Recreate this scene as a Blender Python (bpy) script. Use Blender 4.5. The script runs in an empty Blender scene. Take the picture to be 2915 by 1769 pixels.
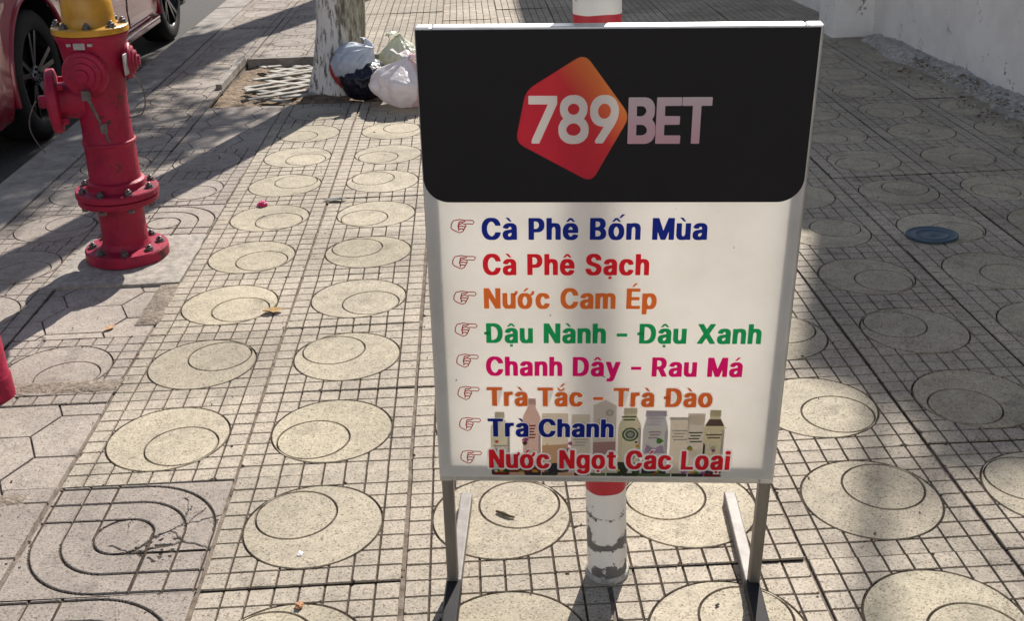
import bpy, bmesh, math, random
from mathutils import Vector, Matrix, noise
random.seed(7)
R = math.radians
scene = bpy.context.scene
COL = scene.collection

# ------------------------------------------------------------------ camera
cam = bpy.data.cameras.new('camera')
cam.sensor_width = 36.0
cam.lens = 36.0 * 3126.91 / 2915.0
cam.clip_start = 0.02
cam.clip_end = 3000.0
cam_ob = bpy.data.objects.new('camera', cam)
cam_ob.location = (0.175424, -2.154183, 1.370012)
cam_ob.rotation_euler = (1.1438313, 0.0295358, -0.0455345)
COL.objects.link(cam_ob)
scene.camera = cam_ob

# ------------------------------------------------------------------ light
SUN_EL, SUN_AZ = 38.0, 19.1          # azimuth measured from +y towards +x
world = bpy.data.worlds.new('World')
scene.world = world
world.use_nodes = True
wn = world.node_tree
sky = wn.nodes.new('ShaderNodeTexSky')
sky.sky_type = 'NISHITA'
sky.sun_disc = False
sky.sun_elevation = R(SUN_EL)
sky.sun_rotation = R(SUN_AZ)
sky.air_density = 1.0
sky.dust_density = 1.2
sky.ozone_density = 1.0
wn.links.new(sky.outputs[0], wn.nodes['Background'].inputs[0])
wn.nodes['Background'].inputs[1].default_value = 0.084
sun = bpy.data.lights.new('sun', 'SUN')
sun.energy = 5.0
sun.angle = R(0.53)
sun.color = (1.0, 0.935, 0.86)
sun_ob = bpy.data.objects.new('sun', sun)
SDIR = Vector((-math.sin(R(SUN_AZ)) * math.cos(R(SUN_EL)), -math.cos(R(SUN_AZ)) * math.cos(R(SUN_EL)), -math.sin(R(SUN_EL))))
sun_ob.rotation_euler = SDIR.to_track_quat('-Z', 'Y').to_euler()
sun_ob.location = (6, 18, 15)
COL.objects.link(sun_ob)
vs = scene.view_settings
vs.view_transform = 'Standard'
vs.look = 'None'
vs.exposure = 0.66
vs.gamma = 1.0
vs.use_curve_mapping = False

# ------------------------------------------------------------------ helpers
class MB:
    """collects shapes; build() links them as one mesh object"""
    def __init__(s):
        s.v = []; s.f = []; s.m = []
    def add(s, vs, fs, mi=0):
        o = len(s.v)
        s.v += [tuple(q) for q in vs]
        for f in fs:
            s.f.append([i + o for i in f]); s.m.append(mi)
    def box(s, c, d, mi=0, rot=None, taper=1.0):
        hx, hy, hz = d[0] / 2, d[1] / 2, d[2] / 2
        P = []
        for z in (-1, 1):
            t = 1.0 if z < 0 else taper
            for x, y in ((-1, -1), (1, -1), (1, 1), (-1, 1)):
                q = Vector((x * hx * t, y * hy * t, z * hz))
                if rot: q = rot @ q
                P.append(q + Vector(c))
        s.add(P, [(3, 2, 1, 0), (4, 5, 6, 7), (0, 1, 5, 4), (1, 2, 6, 5), (2, 3, 7, 6), (3, 0, 4, 7)], mi)
    def bar(s, a, b, w, h, mi=0, up=(0, 0, 1)):
        a = Vector(a); b = Vector(b); d = (b - a).normalized()
        u = Vector(up)
        sd = d.cross(u)
        if sd.length < 1e-5: sd = Vector((1, 0, 0))
        sd.normalize(); u = sd.cross(d)
        P = []
        for e in (a, b):
            for x, y in ((-1, -1), (1, -1), (1, 1), (-1, 1)):
                P.append(e + sd * (x * w / 2) + u * (y * h / 2))
        s.add(P, [(0, 1, 2, 3), (7, 6, 5, 4), (4, 5, 1, 0), (5, 6, 2, 1), (6, 7, 3, 2), (7, 4, 0, 3)], mi)
    def lathe(s, prof, n=32, axis=(0, 0, 1), org=(0, 0, 0), mi=0, caps=True):
        ax = Vector(axis).normalized()
        t = Vector((1, 0, 0)) if abs(ax.x) < .9 else Vector((0, 1, 0))
        e1 = (t - ax * t.dot(ax)).normalized(); e2 = ax.cross(e1)
        P = []; F = []
        for r, h in prof:
            for k in range(n):
                a = 2 * math.pi * k / n
                P.append(Vector(org) + ax * h + (e1 * math.cos(a) + e2 * math.sin(a)) * r)
        for i in range(len(prof) - 1):
            for k in range(n):
                k2 = (k + 1) % n
                F.append((i * n + k, i * n + k2, (i + 1) * n + k2, (i + 1) * n + k))
        if caps:
            F.append(tuple(range(n))[::-1]); F.append(tuple((len(prof) - 1) * n + k for k in range(n)))
        s.add(P, F, mi)
    def tube(s, pts, r, n=8, mi=0):
        pts = [Vector(q) for q in pts]
        rr = r if isinstance(r, (list, tuple)) else [r] * len(pts)
        P = []; F = []
        prev = None
        for i, q in enumerate(pts):
            d = (pts[min(i + 1, len(pts) - 1)] - pts[max(i - 1, 0)]).normalized()
            if prev is None:
                t = Vector((0, 0, 1)) if abs(d.z) < .9 else Vector((1, 0, 0))
                e1 = (t - d * t.dot(d)).normalized()
            else:
                e1 = (prev - d * prev.dot(d)).normalized()
            prev = e1
            e2 = d.cross(e1)
            for k in range(n):
                a = 2 * math.pi * k / n
                P.append(q + (e1 * math.cos(a) + e2 * math.sin(a)) * rr[i])
        for i in range(len(pts) - 1):
            for k in range(n):
                k2 = (k + 1) % n
                F.append((i * n + k, i * n + k2, (i + 1) * n + k2, (i + 1) * n + k))
        F.append(tuple(range(n))[::-1]); F.append(tuple((len(pts) - 1) * n + k for k in range(n)))
        s.add(P, F, mi)
    def hexbolt(s, c, axis, r, h, mi=0):
        s.lathe([(r, 0), (r, h * .85), (r * .85, h)], n=6, axis=axis, org=c, mi=mi)
    def build(s, name, mats, parent=None, smooth=False, bevel=0.0, angle=35):
        me = bpy.data.meshes.new(name)
        me.from_pydata(s.v, [], s.f)
        me.validate()
        if not isinstance(mats, (list, tuple)): mats = [mats]
        for m in mats: me.materials.append(m)
        if len(mats) > 1 and len(s.m) == len(me.polygons):
            me.polygons.foreach_set('material_index', s.m)
        if smooth:
            me.polygons.foreach_set('use_smooth', [True] * len(me.polygons))
            me.set_sharp_from_angle(angle=R(angle))
        me.update()
        ob = bpy.data.objects.new(name, me)
        COL.objects.link(ob)
        if parent: ob.parent = parent
        if bevel:
            b = ob.modifiers.new('bevel', 'BEVEL'); b.width = bevel; b.segments = 2; b.limit_method = 'ANGLE'; b.angle_limit = R(40)
        return ob

def thing(name, label, cat, loc=(0, 0, 0), rotz=0.0, group=None):
    o = bpy.data.objects.new(name, None)
    o.empty_display_size = .1
    o.location = loc; o.rotation_euler = (0, 0, rotz)
    COL.objects.link(o)
    return tag(o, label, cat, group)
def tag(o, label, cat, group=None):
    o['label'] = label; o['category'] = cat
    if group: o['group'] = group
    return o
def struct(o, kind='structure'):
    o['kind'] = kind
    return o

# ------------------------------------------------------------------ materials
def mat(name, col=(.5, .5, .5), rough=.6, metal=0.0, spec=.5, var=0.0, scale=20.0, col2=None, bump=0.0, bscale=None, coat=0.0, detail=6.0, ramp=(.35, .65), stretch=None, transl=0.0):
    m = bpy.data.materials.new(name); m.use_nodes = True
    nt = m.node_tree; N = nt.nodes; L = nt.links
    b = N['Principled BSDF']; out = N['Material Output']
    b.inputs['Base Color'].default_value = (*col, 1)
    b.inputs['Roughness'].default_value = rough
    b.inputs['Metallic'].default_value = metal
    b.inputs['Specular IOR Level'].default_value = spec
    b.inputs['Coat Weight'].default_value = coat
    b.inputs['Coat Roughness'].default_value = .08
    tc = N.new('ShaderNodeTexCoord')
    src = tc.outputs['Object']
    if stretch:
        mp = N.new('ShaderNodeMapping'); mp.inputs['Scale'].default_value = stretch
        L.new(src, mp.inputs[0]); src = mp.outputs[0]
    if var or col2:
        n = N.new('ShaderNodeTexNoise'); n.inputs['Scale'].default_value = scale; n.inputs['Detail'].default_value = detail
        n.inputs['Roughness'].default_value = .65
        L.new(src, n.inputs['Vector'])
        r = N.new('ShaderNodeValToRGB')
        c2 = col2 if col2 else tuple(c * (1 - var) for c in col)
        r.color_ramp.elements[0].position = ramp[0]; r.color_ramp.elements[0].color = (*c2, 1)
        r.color_ramp.elements[1].position = ramp[1]; r.color_ramp.elements[1].color = (*col, 1)
        L.new(n.outputs['Fac'], r.inputs[0]); L.new(r.outputs[0], b.inputs['Base Color'])
        m['basecol'] = r.name
    if bump:
        n2 = N.new('ShaderNodeTexNoise'); n2.inputs['Scale'].default_value = bscale or scale * 3; n2.inputs['Detail'].default_value = 5
        L.new(src, n2.inputs['Vector'])
        bp = N.new('ShaderNodeBump'); bp.inputs['Strength'].default_value = 1.0; bp.inputs['Distance'].default_value = bump
        L.new(n2.outputs['Fac'], bp.inputs['Height']); L.new(bp.outputs[0], b.inputs['Normal'])
    if transl:
        t = N.new('ShaderNodeBsdfTranslucent'); t.inputs[0].default_value = (*col, 1)
        mx = N.new('ShaderNodeMixShader'); mx.inputs[0].default_value = transl
        L.new(b.outputs[0], mx.inputs[1]); L.new(t.outputs[0], mx.inputs[2]); L.new(mx.outputs[0], out.inputs[0])
        if var or col2: L.new(r.outputs[0], t.inputs[0])
    return m

def tile_material(name, base, yellow):
    """cast terrazzo: fine pale and dark grains, slow stains, a tone per tile (face attribute)"""
    m = bpy.data.materials.new(name); m.use_nodes = True
    nt = m.node_tree; N = nt.nodes; L = nt.links
    b = N['Principled BSDF']; b.inputs['Roughness'].default_value = .78; b.inputs['Specular IOR Level'].default_value = .25
    tc = N.new('ShaderNodeTexCoord')
    def math_(op, a, c):
        n = N.new('ShaderNodeMath'); n.operation = op
        for i, q in enumerate((a, c)):
            if isinstance(q, (int, float)): n.inputs[i].default_value = q
            else: L.new(q, n.inputs[i])
        return n.outputs[0]
    v = N.new('ShaderNodeTexVoronoi'); v.inputs['Scale'].default_value = 330
    L.new(tc.outputs['Object'], v.inputs['Vector'])
    sv = N.new('ShaderNodeSeparateColor'); L.new(v.outputs['Color'], sv.inputs[0])
    gr = N.new('ShaderNodeValToRGB')
    e = gr.color_ramp.elements
    e[0].position = 0.0; e[0].color = (.38, .36, .34, 1)
    e[1].position = 1.0; e[1].color = (1.22, 1.2, 1.15, 1)
    a = e.new(.12); a.color = (.76, .74, .72, 1)
    a = e.new(.35); a.color = (.95, .95, .95, 1)
    a = e.new(.8); a.color = (1.06, 1.05, 1.03, 1)
    L.new(sv.outputs[0], gr.inputs[0])
    n1 = N.new('ShaderNodeTexNoise'); n1.inputs['Scale'].default_value = 2.2; n1.inputs['Detail'].default_value = 8; n1.inputs['Roughness'].default_value = .62
    L.new(tc.outputs['Object'], n1.inputs['Vector'])
    st = N.new('ShaderNodeMapRange'); st.inputs[1].default_value = .32; st.inputs[2].default_value = .62; st.inputs[3].default_value = .72; st.inputs[4].default_value = 1.04
    L.new(n1.outputs['Fac'], st.inputs[0])
    n2 = N.new('ShaderNodeTexNoise'); n2.inputs['Scale'].default_value = 26; n2.inputs['Detail'].default_value = 6
    L.new(tc.outputs['Object'], n2.inputs['Vector'])
    s2 = N.new('ShaderNodeMapRange'); s2.inputs[1].default_value = .3; s2.inputs[2].default_value = .7; s2.inputs[3].default_value = .88; s2.inputs[4].default_value = 1.07
    L.new(n2.outputs['Fac'], s2.inputs[0])
    n4 = N.new('ShaderNodeTexNoise'); n4.inputs['Scale'].default_value = 8.5; n4.inputs['Detail'].default_value = 9; n4.inputs['Roughness'].default_value = .7
    L.new(tc.outputs['Object'], n4.inputs['Vector'])
    s4 = N.new('ShaderNodeMapRange'); s4.inputs[1].default_value = .54; s4.inputs[2].default_value = .72; s4.inputs[3].default_value = 1.0; s4.inputs[4].default_value = .56
    L.new(n4.outputs['Fac'], s4.inputs[0])
    at = N.new('ShaderNodeAttribute'); at.attribute_name = 'tone'
    k = math_('MULTIPLY', math_('MULTIPLY', math_('MULTIPLY', st.outputs[0], s4.outputs[0]), s2.outputs[0]), at.outputs['Fac'])
    at2 = N.new('ShaderNodeAttribute'); at2.attribute_name = 'disc'
    mx = N.new('ShaderNodeMix'); mx.data_type = 'RGBA'
    mx.inputs[6].default_value = (*base, 1); mx.inputs[7].default_value = (*yellow, 1)
    L.new(at2.outputs['Fac'], mx.inputs[0])
    m1 = N.new('ShaderNodeMix'); m1.data_type = 'RGBA'; m1.blend_type = 'MULTIPLY'; m1.inputs[0].default_value = 1
    L.new(mx.outputs[2], m1.inputs[6]); L.new(gr.outputs[0], m1.inputs[7])
    m2 = N.new('ShaderNodeVectorMath'); m2.operation = 'SCALE'
    L.new(m1.outputs[2], m2.inputs[0]); L.new(k, m2.inputs['Scale'])
    L.new(m2.outputs[0], b.inputs['Base Color'])
    bp = N.new('ShaderNodeBump'); bp.inputs['Distance'].default_value = .0012; bp.inputs['Strength'].default_value = .8
    L.new(sv.outputs[1], bp.inputs['Height']); L.new(bp.outputs[0], b.inputs['Normal'])
    return m

M = {}
M['tile'] = tile_material('terrazzo_tile', (.435, .384, .312), (.46, .410, .306))
M['paver'] = tile_material('old_paver', (.40, .35, .305), (.40, .35, .305))
M['groove'] = mat('groove_dirt', (.095, .075, .058), .95, var=.65, scale=60, spec=.1)
M['joint'] = mat('joint_sand', (.25, .205, .165), .95, col2=(.10, .08, .065), scale=30, spec=.1, bump=.002, bscale=300)
M['kerb'] = mat('kerb_concrete', (.31, .285, .255), .85, col2=(.17, .157, .14), scale=9, bump=.002, bscale=160)
M['concrete'] = mat('pad_concrete', (.40, .36, .31), .85, col2=(.2, .18, .155), scale=40, bump=.003, bscale=220)
M['asphalt'] = mat('asphalt', (.085, .08, .075), .9, col2=(.035, .034, .033), scale=120, bump=.003, bscale=300)
M['soil'] = mat('pit_soil', (.30, .215, .14), .95, col2=(.10, .07, .045), scale=28, bump=.02, bscale=45)
M['ground'] = mat('bare_ground', (.2, .18, .15), .95, var=.4, scale=1)
M['plaster'] = mat('plain_plaster', (.88, .86, .82), .85, var=.15, scale=3)
M['wallplaster'] = mat('wall_plaster', (.90, .88, .84), .85, col2=(.74, .715, .67), scale=3.2, bump=.004, bscale=40, ramp=(.28, .6))
M['footing'] = mat('footing_concrete', (.56, .53, .48), .9, col2=(.26, .245, .22), scale=30, bump=.02, bscale=40)
M['hyd_red'] = mat('hydrant_red_paint', (.33, .010, .044), .52, coat=.02, spec=.28, col2=(.17, .006, .024), scale=7, bump=.0022, bscale=70, ramp=(.28, .60))
M['hyd_yel'] = mat('hydrant_yellow_paint', (.56, .29, .012), .36, coat=.15, col2=(.42, .20, .01), scale=9, bump=.0008, bscale=80)
M['bolt'] = mat('bolt_steel', (.16, .15, .15), .45, metal=.7, var=.5, scale=60)
M['plate'] = mat('tag_plate_grey', (.42, .40, .40), .45, metal=.3, var=.3, scale=50)
M['steel'] = mat('sign_frame_steel', (.62, .62, .60), .38, metal=.75, var=.25, scale=18)
M['stainless'] = mat('stainless_tube', (.24, .225, .205), .5, metal=.7, var=.3, scale=25, stretch=(1, 1, .2))
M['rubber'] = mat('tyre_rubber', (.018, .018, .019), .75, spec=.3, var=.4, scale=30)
M['rim'] = mat('alloy_rim', (.13, .13, .135), .25, metal=1.0)
M['rimdark'] = mat('rim_dark', (.02, .02, .022), .35, metal=.6)
M['carpaint'] = mat('car_red_paint', (.30, .015, .034), .2, coat=1.0, metal=.1)
M['footsteel'] = mat('dull_foot_steel', (.22, .205, .19), .55, metal=.15, spec=.25, var=.35, scale=30)
M['carblack'] = mat('car_black_trim', (.012, .012, .013), .5)
M['glass'] = mat('car_glass', (.02, .022, .024), .05, spec=.8)
M['lamp_red'] = mat('tail_lamp', (.4, .01, .01), .15, coat=.5)
M['lamp_clear'] = mat('head_lamp', (.6, .6, .6), .1, coat=.5)
M['chrome'] = mat('chrome_strip', (.7, .62, .62), .15, metal=1.0)
M['leaf'] = mat('leaf', (.075, .12, .03), .55, var=.5, scale=3, transl=.35)
M['barkbrown'] = mat('bare_bark', (.13, .10, .075), .95, col2=(.05, .04, .03), scale=14, bump=.02, bscale=18, stretch=(1, 1, .25))
M['grate'] = mat('grate_paint', (.44, .42, .37), .85, col2=(.17, .155, .13), scale=16, bump=.002, bscale=80)
M['lid'] = mat('blue_plastic', (.040, .088, .135), .55, var=.3, scale=12)
M['brick'] = mat('house_render', (.5, .45, .38), .85, var=.2, scale=2)
M['roof'] = mat('roof_metal', (.25, .12, .09), .6, var=.3, scale=3)
M['window'] = mat('window_glass', (.05, .06, .07), .08, spec=.8)

def speckle(m, scale, lo, hi, dark, stretch=(1, 1, 1)):
    """small dark spots and flakes with a shape of their own over an existing base colour"""
    nt = m.node_tree; N = nt.nodes; L = nt.links; b = N['Principled BSDF']
    src = b.inputs['Base Color'].links[0].from_socket
    tc = N.new('ShaderNodeTexCoord'); mp = N.new('ShaderNodeMapping'); mp.inputs['Scale'].default_value = stretch; L.new(tc.outputs['Object'], mp.inputs[0])
    n1 = N.new('ShaderNodeTexNoise'); n1.inputs['Scale'].default_value = scale; n1.inputs['Detail'].default_value = 8; n1.inputs['Roughness'].default_value = .72; L.new(mp.outputs[0], n1.inputs['Vector'])
    n2 = N.new('ShaderNodeTexNoise'); n2.inputs['Scale'].default_value = scale * .17; n2.inputs['Detail'].default_value = 3; L.new(mp.outputs[0], n2.inputs['Vector'])
    mu = N.new('ShaderNodeMath'); mu.operation = 'MULTIPLY'; L.new(n1.outputs['Fac'], mu.inputs[0]); L.new(n2.outputs['Fac'], mu.inputs[1])
    mr = N.new('ShaderNodeMapRange'); mr.inputs[1].default_value = lo; mr.inputs[2].default_value = hi; L.new(mu.outputs[0], mr.inputs[0])
    mx = N.new('ShaderNodeMix'); mx.data_type = 'RGBA'; mx.inputs[7].default_value = (*dark, 1)
    L.new(mr.outputs[0], mx.inputs[0]); L.new(src, mx.inputs[6]); L.new(mx.outputs[2], b.inputs['Base Color'])
speckle(M['wallplaster'], 52, .372, .395, (.25, .24, .22))
speckle(M['hyd_red'], 60, .335, .36, (.075, .022, .02))
speckle(M['kerb'], 50, .34, .38, (.09, .08, .07))

# ------------------------------------------------------------------ ground, road, kerb
T = 0.4
g = MB(); g.add([(-900, -900, -.30), (900, -900, -.30), (900, 900, -.30), (-900, 900, -.30)], [(0, 1, 2, 3)])
struct(g.build('ground', M['ground']))
g = MB(); g.add([(-11, -40, -.13), (-1.84, -40, -.13), (-1.84, 60, -.13), (-11, 60, -.13)], [(0, 1, 2, 3)])
struct(g.build('road', M['asphalt']))
g = MB()
rk = random.Random(3)
y = -4.0
while y < 30:
    L_ = 1.0
    dx = rk.uniform(-.004, .004); dz = rk.uniform(-.003, .003)
    prof = [(-1.853 + dx, -.14), (-1.848 + dx, -.022 + dz), (-1.828 + dx, .0 + dz), (-1.606, .003 + dz), (-1.606, -.14)]
    P = [(x, y + .002, z) for x, z in prof] + [(x, y + L_ - .002, z) for x, z in prof]
    n = len(prof)
    g.add(P, [tuple(range(n)), tuple(range(2 * n - 1, n - 1, -1))] + [(i, i + n, (i + 1) % n + n, (i + 1) % n) for i in range(n)])
    y += L_
struct(g.build('kerb', M['kerb'], bevel=.004))

# ------------------------------------------------------------------ pavement of cast tiles
G_ = .0028         # half a groove
DEP = .0042
RO, RI, OFF = .149, .088, .0515 / math.sqrt(2) * 1.13
class TileTemplate:
    def __init__(s, seed=0): s.v = []; s.f = []; s.m = []; s.d = []; s.r = random.Random(seed)
    def plate(s, poly, disc=0, dep=DEP, flare=.0011):
        poly = list(poly)
        if len(poly) <= 8 and s.r.random() < .16:                        # a chipped corner
            k = s.r.randrange(len(poly)); p = Vector(poly[k]); a = Vector(poly[k - 1]) - p; b = Vector(poly[(k + 1) % len(poly)]) - p
            if a.length > .02 and b.length > .02:
                poly[k:k + 1] = [tuple(p + a.normalized() * s.r.uniform(.003, .010)), tuple(p + b.normalized() * s.r.uniform(.003, .010))]
        n = len(poly); cx = sum(p[0] for p in poly) / n; cy = sum(p[1] for p in poly) / n
        o = len(s.v)
        tz, ta, tb = (s.r.uniform(-.0008, .0002), s.r.uniform(-.012, .012), s.r.uniform(-.012, .012)) if n <= 9 else (0, 0, 0)
        for x, y in poly: s.v.append((x, y, tz + ta * (x - cx) + tb * (y - cy)))
        for x, y in poly:
            d = math.hypot(x - cx, y - cy) + 1e-6
            s.v.append((x + (x - cx) / d * flare, y + (y - cy) / d * flare, -dep))
        s.f.append([o + i for i in range(n)]); s.m.append(0); s.d.append(disc)
        for i in range(n):
            j = (i + 1) % n
            s.f.append([o + i, o + n + i, o + n + j, o + j]); s.m.append(0); s.d.append(disc)
def clip_cell(x0, x1, y0, y1, R_):
    """the rectangle less the disc of radius R_ (None when nothing is left)"""
    pts = []
    K = 14
    C = [(x0, y0), (x1, y0), (x1, y1), (x0, y1)]
    for i in range(4):
        a = C[i]; b = C[(i + 1) % 4]
        for k in range(K): pts.append((a[0] + (b[0] - a[0]) * k / K, a[1] + (b[1] - a[1]) * k / K))
    ins = [math.hypot(*p) < R_ for p in pts]
    if not any(ins): return C
    if all(ins): return None
    n = len(pts)
    st = next(i for i in range(n) if ins[i - 1] and not ins[i])
    run = []
    i = st
    while not ins[i % n] and len(run) < n: run.append(pts[i % n]); i += 1
    if len(run) < 3: return None
    out = [run[0]]
    for q in run[1:-1]:
        if q in C: out.append(q)
    out.append(run[-1])
    a0 = math.atan2(run[-1][1], run[-1][0]); a1 = math.atan2(run[0][1], run[0][0])
    d = (a1 - a0 + math.pi) % (2 * math.pi) - math.pi
    for k in range(0, 6):
        a = a0 + d * k / 5
        out.append((R_ * math.cos(a), R_ * math.sin(a)))
    # drop near duplicates
    res = []
    for q in out:
        if not res or math.hypot(q[0] - res[-1][0], q[1] - res[-1][1]) > .0012: res.append(q)
    if len(res) > 2 and math.hypot(res[0][0] - res[-1][0], res[0][1] - res[-1][1]) < .0012: res.pop()
    return res if len(res) > 2 else None
H = T / 2 - .0028
def tpl_circle(seed=0):
    t = TileTemplate(seed)
    for i in range(8):
        for j in range(8):
            x0 = -T / 2 + i * .05; y0 = -T / 2 + j * .05
            c = clip_cell(max(x0 + G_, -H), min(x0 + .05 - G_, H), max(y0 + G_, -H), min(y0 + .05 - G_, H), RO + G_)
            if c: t.plate(c)
    n = 64
    ci = (OFF, OFF)
    ro = RO - G_; ri = RI + G_
    P = [];
    for k in range(n):
        a = 2 * math.pi * k / n
        ox, oy = ro * math.cos(a), ro * math.sin(a)
        ix, iy = ci[0] + ri * math.cos(a), ci[1] + ri * math.sin(a)
        P.append((ox, oy, ix, iy))
    o = len(t.v)
    for ox, oy, ix, iy in P: t.v += [(ox, oy, 0), (ix, iy, 0), (ox * 1.006, oy * 1.006, -DEP), (ci[0] + (ix - ci[0]) * .99, ci[1] + (iy - ci[1]) * .99, -DEP)]
    for k in range(n):
        a = o + 4 * k; b = o + 4 * ((k + 1) % n)
        for f in ([a, b, b + 1, a + 1], [a, a + 2, b + 2, b], [a + 1, b + 1, b + 3, a + 3]):
            t.f.append(f); t.m.append(0); t.d.append(1)
    t.plate([(ci[0] + (RI - G_) * math.cos(2 * math.pi * k / n), ci[1] + (RI - G_) * math.sin(2 * math.pi * k / n)) for k in range(n)], 1)
    return base_plate(t)
def base_plate(t):
    o = len(t.v)
    t.v += [(-H, -H, -DEP + .0004), (H, -H, -DEP + .0004), (H, H, -DEP + .0004), (-H, H, -DEP + .0004), (-H, -H, -.02), (H, -H, -.02), (H, H, -.02), (-H, H, -.02)]
    t.f += [[o, o + 1, o + 2, o + 3]] + [[o + i, o + 4 + i, o + 4 + (i + 1) % 4, o + (i + 1) % 4] for i in range(4)]
    t.m += [1] * 5; t.d += [0] * 5
    return t
def tpl_grid():
    t = TileTemplate()
    for i in range(8):
        for j in range(8):
            x0 = -T / 2 + i * .05; y0 = -T / 2 + j * .05
            t.plate([(max(x0 + G_, -H), max(y0 + G_, -H)), (min(x0 + .05 - G_, H), max(y0 + G_, -H)), (min(x0 + .05 - G_, H), min(y0 + .05 - G_, H)), (max(x0 + G_, -H), min(y0 + .05 - G_, H))])
    return base_plate(t)
def tpl_arcs(cracks=()):
    """rounded bands in two opposite corners, grooves crossing in the other two"""
    RR = (.062, .128, .190)
    t = TileTemplate(); N = 176
    def dist(x, y):
        d = 1.0
        if x >= 0 and y >= 0 or x < 0 and y < 0:
            r = math.hypot(x, y)
            d = min(abs(r - q) for q in RR)
        else:
            d = min(min(abs(abs(y) - q) for q in RR), min(abs(abs(x) - q) for q in RR)) if abs(x) > RR[0] or abs(y) > RR[0] else abs(math.hypot(x, y) - RR[0])
            if abs(x) <= RR[0] and abs(y) <= RR[0] and math.hypot(x, y) > RR[0]: d = min(d, RR[0] - max(abs(x), abs(y)))
        return d
    o = len(t.v)
    for j in range(N + 1):
        for i in range(N + 1):
            x = -H + 2 * H * i / N; y = -H + 2 * H * j / N
            q = min(1, max(0, (dist(x, y) - .0016) / .0022))
            z = -DEP * (1 - q * q * (3 - 2 * q))
            if cracks:
                jx = x + .006 * noise.noise((x * 60, y * 60, 1)); jy = y + .006 * noise.noise((x * 60, y * 60, 9))
                for (ax_, ay_), (bx_, by_), w_ in cracks:
                    ux, uy = bx_ - ax_, by_ - ay_; k_ = max(0, min(1, ((jx - ax_) * ux + (jy - ay_) * uy) / (ux * ux + uy * uy)))
                    dd = math.hypot(jx - ax_ - ux * k_, jy - ay_ - uy * k_)
                    if dd < w_: z = min(z, -DEP * .8 * (1 - dd / w_) ** .5)
                if math.hypot(x - .085, y + .045) < .05 and noise.noise((x * 90, y * 90, 3)) > .22: z = min(z, -DEP * .7)
            t.v.append((x, y, z))
    for j in range(N):
        for i in range(N):
            a = o + j * (N + 1) + i
            z = (t.v[a][2] + t.v[a + N + 2][2]) / 2
            t.f.append([a, a + 1, a + N + 2, a + N + 1]); t.m.append(1 if z < -DEP * .5 else 0); t.d.append(0)
    return t
def clip_box(poly, h):
    for ax, sg in ((0, 1), (0, -1), (1, 1), (1, -1)):
        out = []
        for i in range(len(poly)):
            p, q = poly[i], poly[(i + 1) % len(poly)]
            dp, dq = h - sg * p[ax], h - sg * q[ax]
            if dp >= 0: out.append(p)
            if dp * dq < 0:
                t = dp / (dp - dq); out.append((p[0] + (q[0] - p[0]) * t, p[1] + (q[1] - p[1]) * t))
        poly = out
        if len(poly) < 3: return []
    res = []
    for p in poly:
        if not res or math.hypot(p[0] - res[-1][0], p[1] - res[-1][1]) > .002: res.append(p)
    return res
def tpl_hex():
    """six-sided pavers, every other row of them half a paver along"""
    t = TileTemplate()
    for q in range(-2, 3):
        for r in range(-2, 3):
            xc = -.03 + q * .215; yc = -.06 + r * .2 + (.1 if q % 2 else 0)
            P = [(xc - .083, yc - .096), (xc + .083, yc - .096), (xc + .127, yc), (xc + .083, yc + .096), (xc - .083, yc + .096), (xc - .127, yc)]
            c = clip_box(P, H + .001)
            if len(c) > 2 and max(p[0] for p in c) - min(p[0] for p in c) > .02 and max(p[1] for p in c) - min(p[1] for p in c) > .02: t.plate(c, 0, .010, .002)
    o = len(t.v)
    t.v += [(-H, -H, -.0070), (H, -H, -.0070), (H, H, -.0070), (-H, H, -.0070)]
    t.f.append([o, o + 1, o + 2, o + 3]); t.m.append(2); t.d.append(0)
    return t
TPL = {'c': tpl_circle(1), 'c1': tpl_circle(2), 'c2': tpl_circle(3), 'c3': tpl_circle(4), 'g': tpl_grid(), 'a': tpl_arcs(), 'b': tpl_arcs([((.066, -.01), (.125, .035), .0026), ((.125, .035), (.195, .062), .002), ((.115, .028), (.118, .085), .002), ((.118, .085), (.100, .135), .0018), ((.10, .01), (.135, -.03), .002), ((.135, -.03), (.195, -.055), .0026), ((.03, -.06), (.085, -.045), .003), ((.085, -.045), (.135, -.03), .0022), ((.125, .035), (.155, .09), .0016), ((.0, .062), (.004, -.01), .0014), ((-.02, -.03), (.03, -.06), .002)]), 'h': tpl_hex()}
# which way the inner disc sits: x sign, y sign
WAY = {(-1, -1): (-1, 1), (-1, 0): (-1, -1), (-1, 1): (-1, 1), (-1, 2): (1, -1), (-1, 3): (-1, 1), (-1, 4): (-1, -1), (-1, 5): (-1, 1), (-1, 6): (-1, -1),
       (-2, 0): (1, -1), (-2, 1): (1, 1), (-2, 2): (1, -1), (-2, 3): (1, -1), (-2, 4): (1, -1), (-2, 5): (1, 1), (-2, 6): (1, -1),
       (0, -1): (1, 1), (1, -1): (-1, 1), (2, -1): (1, 1), (2, 0): (1, -1), (2, 1): (1, 1), (2, -2): (1, -1), (3, 0): (-1, -1), (3, 1): (-1, 1), (3, 2): (1, -1), (3, 3): (1, 1), (4, 3): (1, -1),
       (3, -1): (-1, 1), (4, 1): (1, -1), (-3, 1): (1, -1), (-3, 5): (1, -1), (-4, 2): (-1, 1), (4, 2): (1, -1), (4, 4): (1, 1), (5, 4): (-1, -1), (5, 3): (1, 1)}
def kind(i, j):
    if i == -3:
        if j in (-2, -1, 0, 2, 7, 8): return 'h'
        if j == 3: return None
        if j == 4: return 'a'
    if i == -2 and j == -1: return 'b'
    if i == -2 and j == -2: return 'a'
    if -3 <= i <= -1 and 9 <= j <= 11: return None
    if i >= -2 and j >= 12: return 'g'
    return 'c'
rt = random.Random(11)
PV = []; PF = []; PM = []; PT = []; PD = []
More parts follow.
